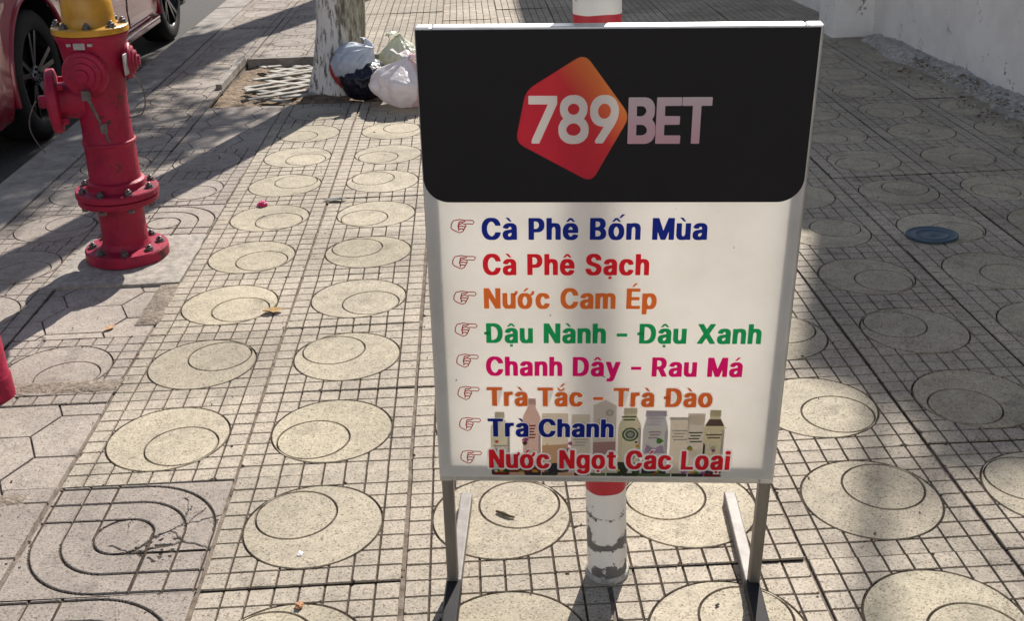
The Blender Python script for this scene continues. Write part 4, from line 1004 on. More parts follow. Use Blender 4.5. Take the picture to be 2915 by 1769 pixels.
# large pumper outlet on the left
def outlet(name, z, ang, r_neck, r_cap, l_neck, thick, tilt=0.0, nut=True, steps=False):
    d = Vector((math.cos(ang), math.sin(ang), tilt)).normalized()
    org = Vector((0, 0, z))
    g = MB(); g.lathe([(r_neck * 1.12, .05), (r_neck * 1.05, .085), (r_neck, .10), (r_neck, .085 + l_neck), (r_neck * 1.15, .088 + l_neck)], n=40, axis=d, org=org, caps=False)
    o = g.build(name, HR, HY, smooth=True, angle=40)
    e = .085 + l_neck; g = MB()
    pr = [(r_cap * .8, e - .004), (r_cap * .96, e), (r_cap, e + .004), (r_cap, e + thick), (r_cap * .95, e + thick + .005)]
    if steps: pr += [(r_cap * .80, e + thick + .007), (r_cap * .78, e + thick + .013), (r_cap * .56, e + thick + .015), (r_cap * .54, e + thick + .022), (r_cap * .3, e + thick + .024), (r_cap * .28, e + thick + .031)]
    else: pr += [(r_cap * .55, e + thick + .012), (r_cap * .25, e + thick + .016)]
    g.lathe(pr, n=48, axis=d, org=org)
    c = g.build('cap', HR, o, smooth=True, angle=30)
    if nut:
        n_ = MB(); n_.hexbolt(org + d * (e + thick + .014), d, r_cap * .22, .024); n_.build('cap_nut', HR, c)
        for k in range(4):
            n_ = MB()
            a = R(45 + 90 * k); t1 = d.cross(Vector((0, 0, 1))).normalized(); t2 = d.cross(t1)
            n_.hexbolt(org + d * (e - .004) + (t1 * math.cos(a) + t2 * math.sin(a)) * r_cap * .76, -d, .012, .018); n_.build('bolt', HR, o)
    return o
outlet('side_outlet', .555, R(196), .058, .103, .045, .024)
outlet('front_outlet', .652, R(268), .050, .071, .012, .016, nut=False, steps=True)
outlet('rear_outlet', .668, R(12), .040, .058, .004, .016, nut=False, steps=True)
g = MB(); g.box((.0, -.1085, .738), (.036, .005, .020)); g.box((-.033, -.104, .742), (.014, .012, .009)); g.box((.033, -.104, .742), (.014, .012, .009))
g.build('nameplate', M['plate'], HY, bevel=.001).rotation_euler = (0, 0, R(-4))
g = MB(); g.box((.110, -.038, .668), (.006, .030, .066)); g.build('tag', M['plate'], HY, bevel=.002).rotation_euler = (0, 0, R(-4))
g = MB(); pts = []
for k in range(15):
    t = k / 14; a = R(62 - 150 * t)
    pts.append((.100 + .045 * math.cos(a) - .02 * (t > .8) * (t - .8) * 8, -.03 + .02 * t, .562 + .075 * math.sin(a)))
g.tube(pts, .0022, 6); g.build('cap_chain', M['bolt'], HY, smooth=True)
g = MB(); g.tube([(.004, -.150, .590), (.008, -.146, .575), (.016, -.124, .52), (.026, -.110, .475), (.034, -.100, .43)], [.007, .006, .0045, .004, .003], 8); g.box((.003, -.152, .596), (.022, .022, .030)); g.box((.027, -.112, .480), (.018, .014, .03))
g.build('lever', M['bolt'], HY, smooth=True, angle=30)
g = MB(); pts = [(-.190 - .035 * math.sin(math.pi * t), -.06, .56 - .17 * t) for t in [k / 10 for k in range(11)]]
g.tube(pts, .0025, 6); g.build('cap_chain', M['bolt'], HY, smooth=True)

# ------------------------------------------------------------------ red pipe post at the left edge
PP = thing('red_post', 'dull red pipe post cut off by the left edge of the photo', 'post', (-1.128, .455, 0))
g = MB(); g.lathe([(.064, -.02), (.064, .06), (.0625, .064), (.060, .068), (.060, .40), (.0625, .403), (.0625, .425), (.060, .43), (.060, .86)], n=40); g.build('shaft', M['hyd_red'], PP, smooth=True)
g = MB(); g.lathe([(.066, .86), (.068, .865), (.068, .88), (.05, .90), (.02, .91)], n=40); g.build('cap', M['hyd_red'], PP, smooth=True)

# ------------------------------------------------------------------ street trees
def whitewash():
    m = bpy.data.materials.new('whitewashed_bark'); m.use_nodes = True
    nt = m.node_tree; N = nt.nodes; L = nt.links
    b = N['Principled BSDF']; b.inputs['Roughness'].default_value = .9; b.inputs['Specular IOR Level'].default_value = .15
    tc = N.new('ShaderNodeTexCoord'); mp = N.new('ShaderNodeMapping'); mp.inputs['Scale'].default_value = (1, 1, .22); L.new(tc.outputs['Object'], mp.inputs[0])
    n1 = N.new('ShaderNodeTexNoise'); n1.inputs['Scale'].default_value = 42; n1.inputs['Detail'].default_value = 8; n1.inputs['Roughness'].default_value = .7; L.new(mp.outputs[0], n1.inputs['Vector'])
    r1 = N.new('ShaderNodeValToRGB'); r1.color_ramp.elements[0].position = .41; r1.color_ramp.elements[0].color = (.16, .15, .13, 1); r1.color_ramp.elements[1].position = .50; r1.color_ramp.elements[1].color = (.80, .77, .72, 1); L.new(n1.outputs['Fac'], r1.inputs[0])
    sp = N.new('ShaderNodeSeparateXYZ'); L.new(tc.outputs['Object'], sp.inputs[0])
    n2 = N.new('ShaderNodeTexNoise'); n2.inputs['Scale'].default_value = 9; n2.inputs['Detail'].default_value = 5; L.new(mp.outputs[0], n2.inputs['Vector'])
    ad = N.new('ShaderNodeMath'); ad.operation = 'MULTIPLY_ADD'; ad.inputs[1].default_value = 2.6; L.new(sp.outputs[0], ad.inputs[0]); L.new(n2.outputs['Fac'], ad.inputs[2])
    r2 = N.new('ShaderNodeMapRange'); r2.inputs[1].default_value = .62; r2.inputs[2].default_value = .80; L.new(ad.outputs[0], r2.inputs[0])
    r3 = N.new('ShaderNodeValToRGB'); r3.color_ramp.elements[0].position = .38; r3.color_ramp.elements[0].color = (.14, .115, .085, 1); r3.color_ramp.elements[1].position = .56; r3.color_ramp.elements[1].color = (.47, .45, .35, 1); L.new(n1.outputs['Fac'], r3.inputs[0])
    mx = N.new('ShaderNodeMix'); mx.data_type = 'RGBA'; L.new(r2.outputs[0], mx.inputs[0]); L.new(r1.outputs[0], mx.inputs[6]); L.new(r3.outputs[0], mx.inputs[7])
    zz = N.new('ShaderNodeMapRange'); zz.inputs[1].default_value = 1.25; zz.inputs[2].default_value = 1.32; L.new(sp.outputs[2], zz.inputs[0])
    m2 = N.new('ShaderNodeMix'); m2.data_type = 'RGBA'; m2.inputs[7].default_value = (.13, .10, .075, 1); L.new(zz.outputs[0], m2.inputs[0]); L.new(mx.outputs[2], m2.inputs[6])
    L.new(m2.outputs[2], b.inputs['Base Color'])
    bp = N.new('ShaderNodeBump'); bp.inputs['Distance'].default_value = .012; L.new(n1.outputs['Fac'], bp.inputs['Height']); L.new(bp.outputs[0], b.inputs['Normal'])
    return m
M['white_bark'] = whitewash()
def tree(label, loc, prof, clumps, bark, seed, leaves):
    """prof: (x offset, radius, height); clumps: (centre offset, radius)"""
    rr = random.Random(seed)
    t = thing('street_tree', label, 'tree', loc)
    g = MB(); P = []; F = []; n = 36
    H_ = [p[2] for p in prof]
    hs = []
    for a, b in zip(H_[:-1], H_[1:]):
        k = max(1, int((b - a) / .05))
        hs += [a + (b - a) * q / k for q in range(k)]
    hs.append(H_[-1])
    def ip(h):
        for p, q in zip(prof[:-1], prof[1:]):
            if p[2] <= h <= q[2]:
                u = (h - p[2]) / (q[2] - p[2]); return p[0] + (q[0] - p[0]) * u, p[1] + (q[1] - p[1]) * u
        return prof[-1][:2]
    for h in hs:
        ox, r = ip(h)
        for k in range(n):
            a = 2 * math.pi * k / n
            q = r * (1 + .09 * noise.noise((math.cos(a) * 1.6 + seed, math.sin(a) * 1.6, h * .9)) + .05 * noise.noise((math.cos(a) * 6, math.sin(a) * 6 + seed, h * 1.6)) + (.10 * math.cos(3 * a + seed) + .06 * math.cos(5 * a)) * max(0, 1 - h / .22) * .8)
            P.append((ox + q * math.cos(a), q * math.sin(a), h))
    for i in range(len(hs) - 1):
        for k in range(n):
            F.append((i * n + k, i * n + (k + 1) % n, (i + 1) * n + (k + 1) % n, (i + 1) * n + k))
    g.add(P, F)
    g.build('trunk', bark, t, smooth=True, angle=180)
    top = Vector((prof[-1][0], 0, prof[-1][2]))
    lim = MB(); lf = MB()
    for cl_ in clumps:
        c, r = cl_[:2]; c = Vector(c)
        st = Vector(cl_[2]) if len(cl_) > 2 else top
        k_ = .35 if len(cl_) > 2 else 1.0
        mid = (st + c) / 2 + Vector((rr.uniform(-.15, .15), rr.uniform(-.15, .15), .1))
        lim.tube([st - Vector((0, 0, .25 if k_ == 1 else 0)), mid, c], [prof[-1][1] * .5 * k_, prof[-1][1] * .3 * k_, .02], 8)
        for _ in range(6):
            d = Vector((rr.gauss(0, 1), rr.gauss(0, 1), rr.gauss(0, .8))).normalized() * r * .85
            lim.tube([mid.lerp(c, .6), c + d * .5, c + d], [.03, .02, .006], 5)
        for _ in range(int(leaves * r ** 2)):
            d = Vector((rr.gauss(0, 1), rr.gauss(0, 1), rr.gauss(0, .85)))
            d = d.normalized() * r * (rr.random() ** .45)
            if noise.noise((c + d) * 2.2) < -.24: continue
            s = rr.uniform(.05, .10)
            a = rr.uniform(0, 6.28); u = Vector((math.cos(a), math.sin(a), rr.uniform(-.6, .3))).normalized(); v = u.cross(Vector((rr.uniform(-.5, .5), rr.uniform(-.5, .5), 1))).normalized()
            q = c + d
            lf.add([q, q + u * s * .5 + v * s * .33, q + u * s * 1.15, q + u * s * .5 - v * s * .33], [(0, 1, 2, 3)])
    lim.build('limbs', M['barkbrown'], t, smooth=True)
    lf.build('crown', M['leaf'], t)
    return t
tree('whitewashed street tree with rubbish bags leaning against its trunk', (-.53, 3.95, -.04),
     [(-.035, .172, 0), (-.03, .152, .06), (-.005, .138, .18), (.025, .131, .38), (.035, .128, .6), (.03, .125, 1.2), (.0, .118, 2.0), (.0, .11, 2.9)],
     [((-.5, .2, 4.3), 1.0), ((.5, -.2, 4.6), .9), ((0, .6, 5.3), 1.0), ((.1, -.7, 4.9), .8)], M['white_bark'], 4, 1500)
tree('thicker street tree farther along the pavement', (.0, 9.6, -.04),
     [(0, .31, 0), (0, .28, .3), (0, .265, 1.2), (-.02, .25, 2.6), (-.05, .22, 3.2)],
     [((-.42, .3, 4.5), 1.05), ((-.55, -.9, 4.6), .85), ((-.2, 1.1, 4.9), .9), ((-1.1, .1, 4.7), .8), ((.50, -1.55, 4.0), .42, (.05, -2.0, 4.2)), ((-.75, -2.2, 4.2), .6), ((.05, -2.0, 4.2), .52, (-.45, -2.0, 4.4)), ((-.45, -2.0, 4.4), .6), ((.0, -1.2, 4.3), .5), ((.30, -1.75, 4.2), .42, (.05, -2.0, 4.2)), ((.02, -2.6, 4.2), .42, (-.45, -2.0, 4.4)), ((-.1, -2.2, 4.8), .5), ((-.3, -1.2, 4.8), .6), ((-.9, 1.5, 5.2), .9)], M['barkbrown'], 9, 2600)

tree('unseen garden tree added behind the lean-to house to shade the right foreground', (5.3, 10.2, -.1),  # out-of-view tree added for soft broken shade on the right-hand tiles
     [(0, .16, 0), (0, .14, 1.0), (-.05, .12, 4.0), (-.15, .10, 6.2)],
     [((-.75, -1.75, 7.6), .50), ((-.45, -2.2, 7.7), .50), ((-.35, -1.5, 8.1), .6), ((.3, -.4, 8.0), .9), ((-.95, -1.35, 7.5), .30)], M['barkbrown'], 15, 650)

# pale cast grate over the tree pit, loose and broken
GR = MB(); rr = random.Random(2)
x0, x1, y0, y1 = -1.06, -.66, 3.70, 4.62
def clipseg(a, b):
    pts = []
    for k in range(41):
        q = a.lerp(b, k / 40)
        if x0 + .05 * math.sin(q.y * 9) <= q.x <= x1 and y0 <= q.y <= y1 and noise.noise((q.x * 7, q.y * 7, 6 + q.y)) > -.22: pts.append(q)
    return (pts[0], pts[-1]) if len(pts) > 3 else None
for k in range(-8, 20):
    for s in (-1, 1):
        a = Vector((x0 - .3, y0 + k * .12 + (.04 if s > 0 else 0), 0)); b = Vector((x1 + .3, a.y + s * .62, 0))
        q = clipseg(a, b)
        if q:
            z = .000 + .004 * s + rr.uniform(-.003, .003)
            GR.bar((q[0].x, q[0].y, z + rr.uniform(-.01, .01)), (q[1].x, q[1].y, z + rr.uniform(-.004, .006)), .038, .008)
tag(GR.build('tree_grate', M['grate'], bevel=.002), 'pale lattice tree grate lying broken over the soil left of the whitewashed trunk', 'grate')

# ------------------------------------------------------------------ rubbish bags
def plastic(name, c, tr, rough=.35, stripe=None):
    m = mat(name, c, rough, spec=.5, transl=tr, bump=.007, bscale=34, var=.12, scale=8)
    if stripe:
        nt = m.node_tree; N = nt.nodes; L = nt.links; b = N['Principled BSDF']
        tc = N.new('ShaderNodeTexCoord'); sp = N.new('ShaderNodeSeparateXYZ'); L.new(tc.outputs['Object'], sp.inputs[0])
        nz = N.new('ShaderNodeTexNoise'); nz.inputs['Scale'].default_value = 14; L.new(tc.outputs['Object'], nz.inputs['Vector'])
        ad = N.new('ShaderNodeMath'); ad.operation = 'MULTIPLY_ADD'; ad.inputs[1].default_value = .05; L.new(nz.outputs['Fac'], ad.inputs[0]); L.new(sp.outputs[stripe[0]], ad.inputs[2])
        r = N.new('ShaderNodeValToRGB'); r.color_ramp.interpolation = 'EASE'
        e = r.color_ramp.elements; lo, hi, c2 = stripe[1:4]
        e[0].position = 0; e[0].color = (*c, 1); e[1].position = 1; e[1].color = (*c, 1)
        for p_, cc in ((lo - .02, c), (lo, c2), (hi, c2), (hi + .02, c)):
            q = e.new(min(.99, max(.01, p_))); q.color = (*cc, 1)
        mr = N.new('ShaderNodeMath'); mr.operation = 'ADD'; mr.inputs[1].default_value = .5; L.new(ad.outputs[0], mr.inputs[0])
        L.new(mr.outputs[0], r.inputs[0]); L.new(r.outputs[0], b.inputs['Base Color'])
        for nd in N:
            if nd.type == 'BSDF_TRANSLUCENT': L.new(r.outputs[0], nd.inputs[0])
    return m
def bag(name, label, loc, r, h, m, seed, rot=(0, 0, 0), ears=2, squash=(1, 1), neck=.11):
    rr = random.Random(seed)
    t = thing(name, label, 'bag', loc); t.rotation_euler = rot
    g = MB(); n = 72; k = 44; P = []; F = []
    for j in range(k + 1):
        u = j / k
        z = h * u
        prof = (math.sin(math.pi * min(1, (u * .80 + .09))) ** .62)
        top = max(0, (u - .62) / .38)
        rad = r * (prof * (1 - top ** 1.6) + neck * top ** 1.6)
        if u < .05: rad *= (.80 + 4 * u)
        for i in range(n):
            a = 2 * math.pi * i / n
            c, s_ = math.cos(a), math.sin(a)
            lump = .12 * noise.noise((c * 1.3 + seed, s_ * 1.3, u * 2)) + .07 * noise.noise((c * 3.2, s_ * 3.2 + seed, u * 4.5)) + .03 * noise.noise((c * 8, s_ * 8, u * 9 + seed)) - .05 * (1 - abs(noise.noise((c * 7 + u * 3, s_ * 7, u * 4 + seed)))) ** 7
            crease = .13 * (1 - abs(noise.noise((c * 4 + seed * 2, s_ * 4, u * 1.6)))) ** 5
            pleat = .10 * top * math.sin(a * 11 + 2 * noise.noise((c * 2, s_ * 2, seed)))
            q = rad * (1 + lump - crease + pleat)
            P.append((q * c * squash[0] + top * r * .1 * math.sin(seed), q * s_ * squash[1], z * (1 + .06 * noise.noise((c, s_, seed)) * u)))
    for j in range(k):
        for i in range(n): F.append((j * n + i, j * n + (i + 1) % n, (j + 1) * n + (i + 1) % n, (j + 1) * n + i))
    F.append(tuple(range(n))[::-1])
    g.add(P, F); g.build('sack', m, t, smooth=True, angle=180)
    top_ = Vector((r * .1 * math.sin(seed), 0, h))
    kn = MB(); kn.lathe([(r * neck * .6, -.012), (r * neck * 1.0, -.006), (r * neck * 1.15, .004), (r * neck * .7, .012)], n=14, org=top_); kn.build('knot', m, t, smooth=True, angle=180)
    for e in range(ears):
        a = rr.uniform(0, 6.28) + e * 2.6
        d = Vector((math.cos(a), math.sin(a), .55)).normalized(); sd = d.cross(Vector((0, 0, 1))).normalized()
        E = MB(); P = []; F = []
        for j in range(7):
            u = j / 6; w = r * (.14 + .46 * u) * (1 - .25 * u * u)
            for i in range(7):
                v = (i / 6 - .5)
                P.append(top_ + d * (.62 * r * u) + sd * (w * v * 2 * .8) + Vector((0, 0, .012 * math.sin(v * 9 + e) + .05 * r * noise.noise((u * 3, v * 5, seed + e)) - .25 * r * u * u)))
        for j in range(6):
            for i in range(6): F.append((j * 7 + i, j * 7 + i + 1, j * 7 + i + 8, j * 7 + i + 7))
        E.add(P, F); E.build('ear', m, t, smooth=True, angle=180)
    return t
GB = 'rubbish bags heaped against the whitewashed tree'
bag('rubbish_bag', 'big white plastic bag with faint pink print, knotted, right of the black bag', (-.172, 3.50, -.002), .175, .245, plastic('white_plastic', (.84, .82, .83), .34, stripe=(0, .55, .60, (.70, .52, .53))), 3, (R(4), R(6), .4), squash=(1.05, .95))['group'] = GB
bag('rubbish_bag', 'black plastic bag squeezed between the two white bags', (-.375, 3.70, -.002), .140, .235, plastic('black_plastic', (.010, .010, .022), .0, .3), 8, (0, R(-8), 1), ears=1)['group'] = GB
bag('rubbish_bag', 'bluish white bag with a red stripe leaning on the tree trunk', (-.520, 3.715, .085), .130, .27, plastic('blue_white_plastic', (.60, .66, .74), .30, stripe=(2, .515, .555, (.55, .04, .05))), 5, (R(12), R(48), .1), squash=(1.0, .85), ears=1)['group'] = GB
bag('rubbish_bag', 'small pale yellowish bag tucked behind the other bags', (-.20, 3.98, .0), .12, .27, plastic('pale_plastic', (.70, .72, .60), .35), 13, (0, 0, 2))['group'] = GB

# ------------------------------------------------------------------ parked car
CY, CZ = 3.60, .205
CAR = thing('parked_car', 'dark red car with alloy wheels parked in the road along the kerb', 'car', (-2.885, 4.98, -.13))
def cl(x, y, z): return (x + 2.885, y - 4.98, z + .13)
W1, W2 = 3.60, 6.36; RA = .405
XS = -2.015
def side_x(z, y):
    """half body bulge: distance in from the widest plane"""
    t = (z - .40) / .5
    b = .045 * max(0, t) ** 2 + (.06 * max(0, (.22 - z) / .2) ** 2)
    e = max(0, 3.05 - y) / .38; e2 = max(0, y - 6.85) / .40
    return b + .16 * min(1, e) ** 2 + .16 * min(1, e2) ** 2
def low(y):
    z = .075
    if y < 3.1: z = .06 + .10 * max(0, (3.0 - y))
    for w in (W1, W2):
        d = abs(y - w)
        if d < RA: z = max(z, CZ + math.sqrt(RA * RA - d * d))
    return z
def belt(y):
    if y < 4.1: return .80 - .10 * ((4.1 - y) / 1.4) ** 2
    if y > 6.3: return .86 - .06 * ((y - 6.3) / .9) ** 2
    return .80 + .06 * (y - 4.1) / 2.2
ysn = sorted(set([2.72 + .03 * i for i in range(152)] + [w + RA * math.cos(R(a)) for w in (W1, W2) for a in range(0, 181, 6)]))
body = MB(); nz = 16
for sgn in (1, -1):
    P = []; F = []
    for y in ysn:
        a, b = low(y), belt(y)
        for k in range(nz + 1):
            z = a + (b - a) * k / nz
            x = XS - side_x(z, y)
            crease = .012 * math.exp(-((z - .62) / .03) ** 2) - .014 * math.exp(-((z - .25) / .05) ** 2) * (1 if W1 + .5 < y < W2 - .5 else 0)
            flare = 0
            for w in (W1, W2):
                d = math.hypot(y - w, z - CZ)
                flare = max(flare, .028 * max(0, 1 - (d - RA) / .09))
            x += crease * .6 + flare * .6
            if sgn < 0: x = -5.77 - x
            P.append(cl(x, y, z))
    for i in range(len(ysn) - 1):
        for k in range(nz):
            q = (i * (nz + 1) + k, i * (nz + 1) + k + 1, (i + 1) * (nz + 1) + k + 1, (i + 1) * (nz + 1) + k)
            F.append(q if sgn > 0 else q[::-1])
    body.add(P, F)
# decks across
P = []; F = []
for y in ysn:
    b = belt(y); x = XS - side_x(b, y)
    for k in range(9):
        u = k / 8; P.append(cl(x + (-5.77 - 2 * x) * u, y, b + .055 * math.sin(math.pi * u)))
for i in range(len(ysn) - 1):
    for k in range(8): F.append((i * 9 + k, i * 9 + k + 1, (i + 1) * 9 + k + 1, (i + 1) * 9 + k))
body.add(P, F)
# ends
for y in (ysn[0], ysn[-1]):
    a, b = low(y), belt(y); x = XS - side_x(b, y); xl = XS - side_x(a, y)
    body.add([cl(xl, y, a), cl(-5.77 - xl, y, a), cl(-5.77 - x, y, b), cl(x, y, b)], [(0, 1, 2, 3)])
body.build('body', M['carpaint'], CAR, smooth=True, angle=40)
# arch lips and wells
for w in (W1, W2):
    g = MB(); pts = []
    for a in range(-14, 195, 6):
        pts.append(cl(XS + .012, w + (RA + .008) * math.cos(R(a)), CZ + (RA + .008) * math.sin(R(a))))
    g.tube(pts, .014, 8); g.build('arch_lip', M['carpaint'], CAR, smooth=True)
    for x in (XS - .01, -5.77 - XS - .24):
        g = MB(); P = []; F = []
        for a in range(-10, 191, 10):
            for q in (0, .26): P.append(cl(x - q, w + (RA + .012) * math.cos(R(a)), CZ + (RA + .012) * math.sin(R(a))))
        n = len(P) // 2
        for i in range(n - 1): F.append((2 * i, 2 * i + 1, 2 * i + 3, 2 * i + 2))
        F.append(tuple(range(1, 2 * n, 2)))
        g.add(P, F); g.build('wheel_well', M['carblack'], CAR)
# underbody, sill strip
g = MB(); g.box(cl(-2.885, 4.98, .10), (1.62, 4.1, .10)); g.build('underbody', M['carblack'], CAR)
for x in (XS + .012, -5.77 - XS - .012):
    g = MB(); g.bar(cl(x, W1 + .47, .100), cl(x, W2 - .47, .100), .03, .035); g.build('sill', M['carpaint'], CAR, bevel=.008)
    g = MB(); g.bar(cl(x + (.016 if x > -2.9 else -.016), W1 + .49, .128), cl(x + (.016 if x > -2.9 else -.016), W2 - .49, .128), .008, .010); g.build('sill_strip', M['chrome'], CAR)
# door seams as thin dark gaps
g = MB()
for y in (4.28, 5.25, 5.95):
    g.tube([cl(XS - side_x(z, y) + .0015 + .012 * .6 * math.exp(-((z - .62) / .03) ** 2) - .014 * .6 * math.exp(-((z - .25) / .05) ** 2), y + (.10 if y > 5.9 else 0) * (z < .4), z) for z in [.15 + .05 * k for k in range(13)]], .0035, 5)
g.build('door_seams', M['carblack'], CAR)
for y in (5.08, 6.02):
    g = MB(); g.box(cl(XS - .002, y - .1, .66), (.03, .15, .025)); g.build('door_handle', M['carpaint'], CAR, bevel=.008)
# cabin
st = [(3.55, .80, .02), (4.30, 1.22, .16), (5.2, 1.32, .19), (6.2, 1.24, .20), (6.85, .88, .05)]
g = MB(); P = []; F = []
for y, z, ins in st:
    zb = belt(y) - .01
    for q in (XS - side_x(zb, y) - .03, XS - ins - .06): pass
    xb = XS - side_x(zb, y) - .03; xt = XS - ins - .06
    P += [cl(xb, y, zb), cl(xt, y, max(z, zb + .01)), cl(-5.77 - xt, y, max(z, zb + .01)), cl(-5.77 - xb, y, zb)]
for i in range(len(st) - 1):
    for k in range(3): F.append((4 * i + k, 4 * i + k + 1, 4 * i + k + 5, 4 * i + k + 4))
g.add(P, F); g.build('windows', M['glass'], CAR)
g = MB(); P = []; F = []
for y, z, ins in ((4.25, 1.225, .17), (4.7, 1.295, .18), (5.4, 1.33, .185), (6.25, 1.25, .2)):
    for u in range(7):
        xt = XS - ins - .05; P.append(cl(xt + (-5.77 - 2 * xt) * u / 6, y, z + .03 * math.sin(math.pi * u / 6)))
for i in range(3):
    for k in range(6): F.append((i * 7 + k, i * 7 + k + 1, (i + 1) * 7 + k + 1, (i + 1) * 7 + k))
g.add(P, F); g.build('roof', M['carpaint'], CAR, smooth=True)
for x, xx in ((-2.2, 1), (-3.57, -1)):
    g = MB(); g.lathe([(.02, -.1), (.09, -.05), (.1, .02), (.06, .06)], n=20, axis=(0, -1, 0), org=cl(x, 2.745, .55)); g.build('headlight', M['lamp_clear'], CAR, smooth=True)
    g = MB(); g.box(cl(x, 7.235, .62), (.28, .08, .12)); g.build('tail_light', M['lamp_red'], CAR, bevel=.02)
g = MB()
for k in range(5): g.box(cl(-2.885, 2.705, .40 + .045 * k), (.78, .04, .022))
g.build('grille', M['carblack'], CAR, bevel=.006)
for y in (2.70, 7.27):
    g = MB(); g.box(cl(-2.885, y, .24), (1.50, .12, .17)); g.build('bumper', M['carpaint'], CAR, bevel=.04)
    g = MB(); g.box(cl(-2.885, y + (-.065 if y < 3 else .065), .25), (.44, .012, .12)); g.build('number_plate', M['kerb'], CAR, bevel=.004)
# wheels: tyre, ten-spoke rim
def wheel(x, y, side):
    ax = (side, 0, 0); o = cl(x, y, CZ)
    g = MB(); rr_ = .333
    g.lathe([(.225, -.11), (.262, -.112), (.308, -.102), (.326, -.085), (rr_, -.06), (rr_, .055), (.327, .082), (.312, .098), (.288, .104), (.262, .106), (.236, .104), (.226, .095)], n=64, axis=ax, org=o, caps=False)
    t = g.build('wheel', M['rubber'], CAR, smooth=True, angle=60)
    g = MB(); g.lathe([(.224, -.10), (.224, .085), (.232, .098), (.238, .100), (.238, .092), (.226, .080), (.20, .045), (.19, .0), (.03, -.01)], n=64, axis=ax, org=o, caps=False)
    g.build('rim', M['rimdark'], t, smooth=True, angle=40)
    g = MB(); v = Vector(ax); e1 = Vector((0, 1, 0)); e2 = Vector((0, 0, 1)); oo = Vector(o)
    for k in range(5):
        for s_ in (-.17, .17):
            a = 2 * math.pi * k / 5 + .3; d = e1 * math.cos(a + s_) + e2 * math.sin(a + s_); d0 = e1 * math.cos(a + s_ * .5) + e2 * math.sin(a + s_ * .5)
            g.bar(oo + d0 * .045 + v * .066, oo + d * .226 + v * .086, .026, .022, up=ax)
    g.lathe([(.05, .04), (.055, .07), (.05, .082), (.02, .085)], n=24, axis=ax, org=o)
    g.lathe([(.226, .088), (.2365, .1005), (.2385, .1015), (.2385, .096)], n=64, axis=ax, org=o, caps=False)
    for k in range(5):
        a = 2 * math.pi * k / 5 + .3
        g.hexbolt(oo + (e1 * math.cos(a) + e2 * math.sin(a)) * .032 + v * .082, ax, .008, .012)
    g.build('spokes', M['rim'], t, smooth=True, angle=30)
for y in (W1, W2):
    wheel(-2.125, y, 1); wheel(-5.77 + 2.125, y, -1)

# ------------------------------------------------------------------ litter
def leaf_mesh(loc, L_, W_, rotz, m, curl=.3, seed=1):
    g = MB(); P = []; F = []; c, s_ = math.cos(rotz), math.sin(rotz)
    for j in range(9):
        u = j / 8; w = W_ * math.sin(math.pi * (u * .94 + .03)) ** .8
        for i in range(5):
            v = i / 4 - .5; x = (u - .5) * L_; y = v * w
            z = .004 + curl * L_ * (u - .5) ** 2 + abs(v) * w * curl + .12 * L_ * max(0, noise.noise((u * 3, v * 3, seed)))
            P.append((x * c - y * s_, x * s_ + y * c, z))
    for j in range(8):
        for i in range(4): F.append((j * 5 + i, j * 5 + i + 1, j * 5 + i + 6, j * 5 + i + 5))
    g.add(P, F); return g
def place(g, name, m, loc, label, cat, smooth=True):
    o = g.build(name, m, smooth=smooth, angle=60); o.location = loc
    return tag(o, label, cat)
DL = mat('dry_leaf', (.45, .28, .09), .8, var=.4, scale=80)
place(leaf_mesh(0, .062, .036, .2, 0, .25, 3), 'dry_leaf', DL, (-.455, .925, 0), 'curled yellow dry leaf on the sunlit tiles left of the sign', 'leaf')
place(leaf_mesh(0, .040, .020, 1.0, 0, .25, 9), 'dry_leaf', mat('dry_leaf_orange', (.5, .27, .13), .8, var=.3, scale=80), (-.93, .86, -.003), 'small orange leaf in shade on the old pavers below the hydrant', 'leaf')
place(leaf_mesh(0, .09, .034, .1, 0, .10, 5), 'dark_leaf', mat('dark_leaf_skin', (.022, .034, .028), .6, var=.3, scale=60), (-.372, 1.975, 0), 'flat blackish leaf on a tile joint left of the sign', 'leaf')
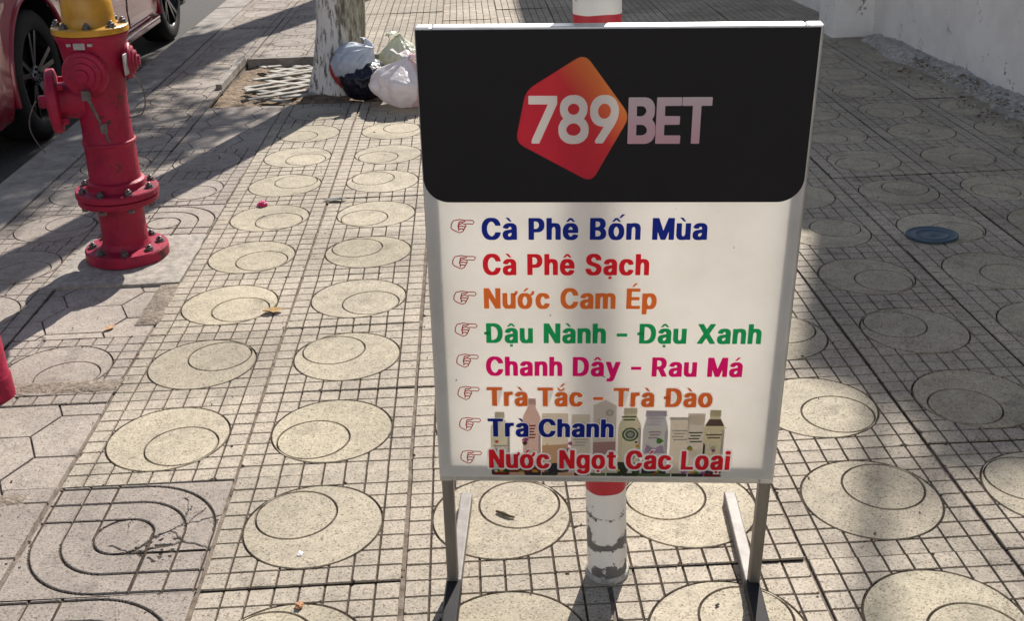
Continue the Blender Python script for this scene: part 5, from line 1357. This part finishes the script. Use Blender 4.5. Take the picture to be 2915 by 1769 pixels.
def crumple(r, m, seed, sq=(1, 1, .7)):
    bm = bmesh.new(); bmesh.ops.create_icosphere(bm, subdivisions=3, radius=r)
    g = MB(); P = []
    for v in bm.verts:
        k = 1 + .55 * noise.noise(v.co / r * 1.3 + Vector((seed, 0, 0))) + .3 * noise.noise(v.co / r * 3.5 + Vector((0, seed, 0)))
        P.append((v.co.x * k * sq[0], v.co.y * k * sq[1], v.co.z * k * sq[2] + r * sq[2] * .8))
    g.add(P, [[v.index for v in f.verts] for f in bm.faces]); bm.free(); return g
place(crumple(.017, 0, 2), 'pink_wrapper', mat('pink_plastic', (.70, .05, .22), .4, transl=.25), (-.65, 1.945, 0), 'crumpled bright pink wrapper on a sunlit circle tile', 'wrapper', False)
place(crumple(.005, 0, 4, (1.0, 1.8, .6)), 'paper_scrap', mat('paper_white', (.75, .72, .72), .8), (-.214, -.300, 0), 'tiny white paper scrap on the disc tile nearest the left leg of the sign', 'paper', False)
place(crumple(.007, 0, 6, (1.0, 1.2, .6)), 'peel_scrap', mat('peel', (.52, .26, .12), .8, var=.4, scale=200), (-.195, -.462, 0), 'small orange peel at the bottom edge of the photo', 'peel', False)
g = MB(); g.tube([(-.018, .012, .0026), (-.004, .002, .0034), (.010, -.010, .0030), (.020, -.013, .0020)], [.0028, .0036, .003, .002], 8)
place(g, 'twig', mat('twig_brown', (.09, .07, .035), .9), (.209, -.197, 0), 'short dark twig on the disc tile between the sign legs', 'twig')
g = MB(); g.lathe([(.086, .0), (.088, .002), (.088, .006), (.085, .008), (.079, .004), (.060, .004), (.058, .0065), (.053, .0065), (.051, .0035), (.014, .0035), (.012, .006), (.0, .006)], n=48, caps=False)
o = place(g, 'plastic_lid', M['lid'], (1.735, 1.315, .001), 'flat dark blue plastic lid lying on shaded tiles right of the sign', 'lid')
o.scale = (1.0, .86, 1)
# small dead leaves and grit blown along the pavement
g = MB(); rr = random.Random(31)
for _ in range(1100):
    x = rr.uniform(-1.5, 2.5); y = rr.uniform(-.9, 5.5); s = rr.uniform(.0015, .0045)
    if rr.random() < .35: x = round(x / T) * T + rr.gauss(0, .006)
    elif rr.random() < .3: y = round(y / T) * T + rr.gauss(0, .006)
    g.box((x, y, .0005 + s * .2), (s * rr.uniform(1, 2.4), s, s * .5), rr.choice((0, 0, 0, 1, 2)), Matrix.Rotation(rr.uniform(0, 6), 3, 'Z'), .7)
struct(g.build('grit', [mat('dark_grit', (.05, .04, .03), .9), M['soil'], M['kerb']]), 'stuff')
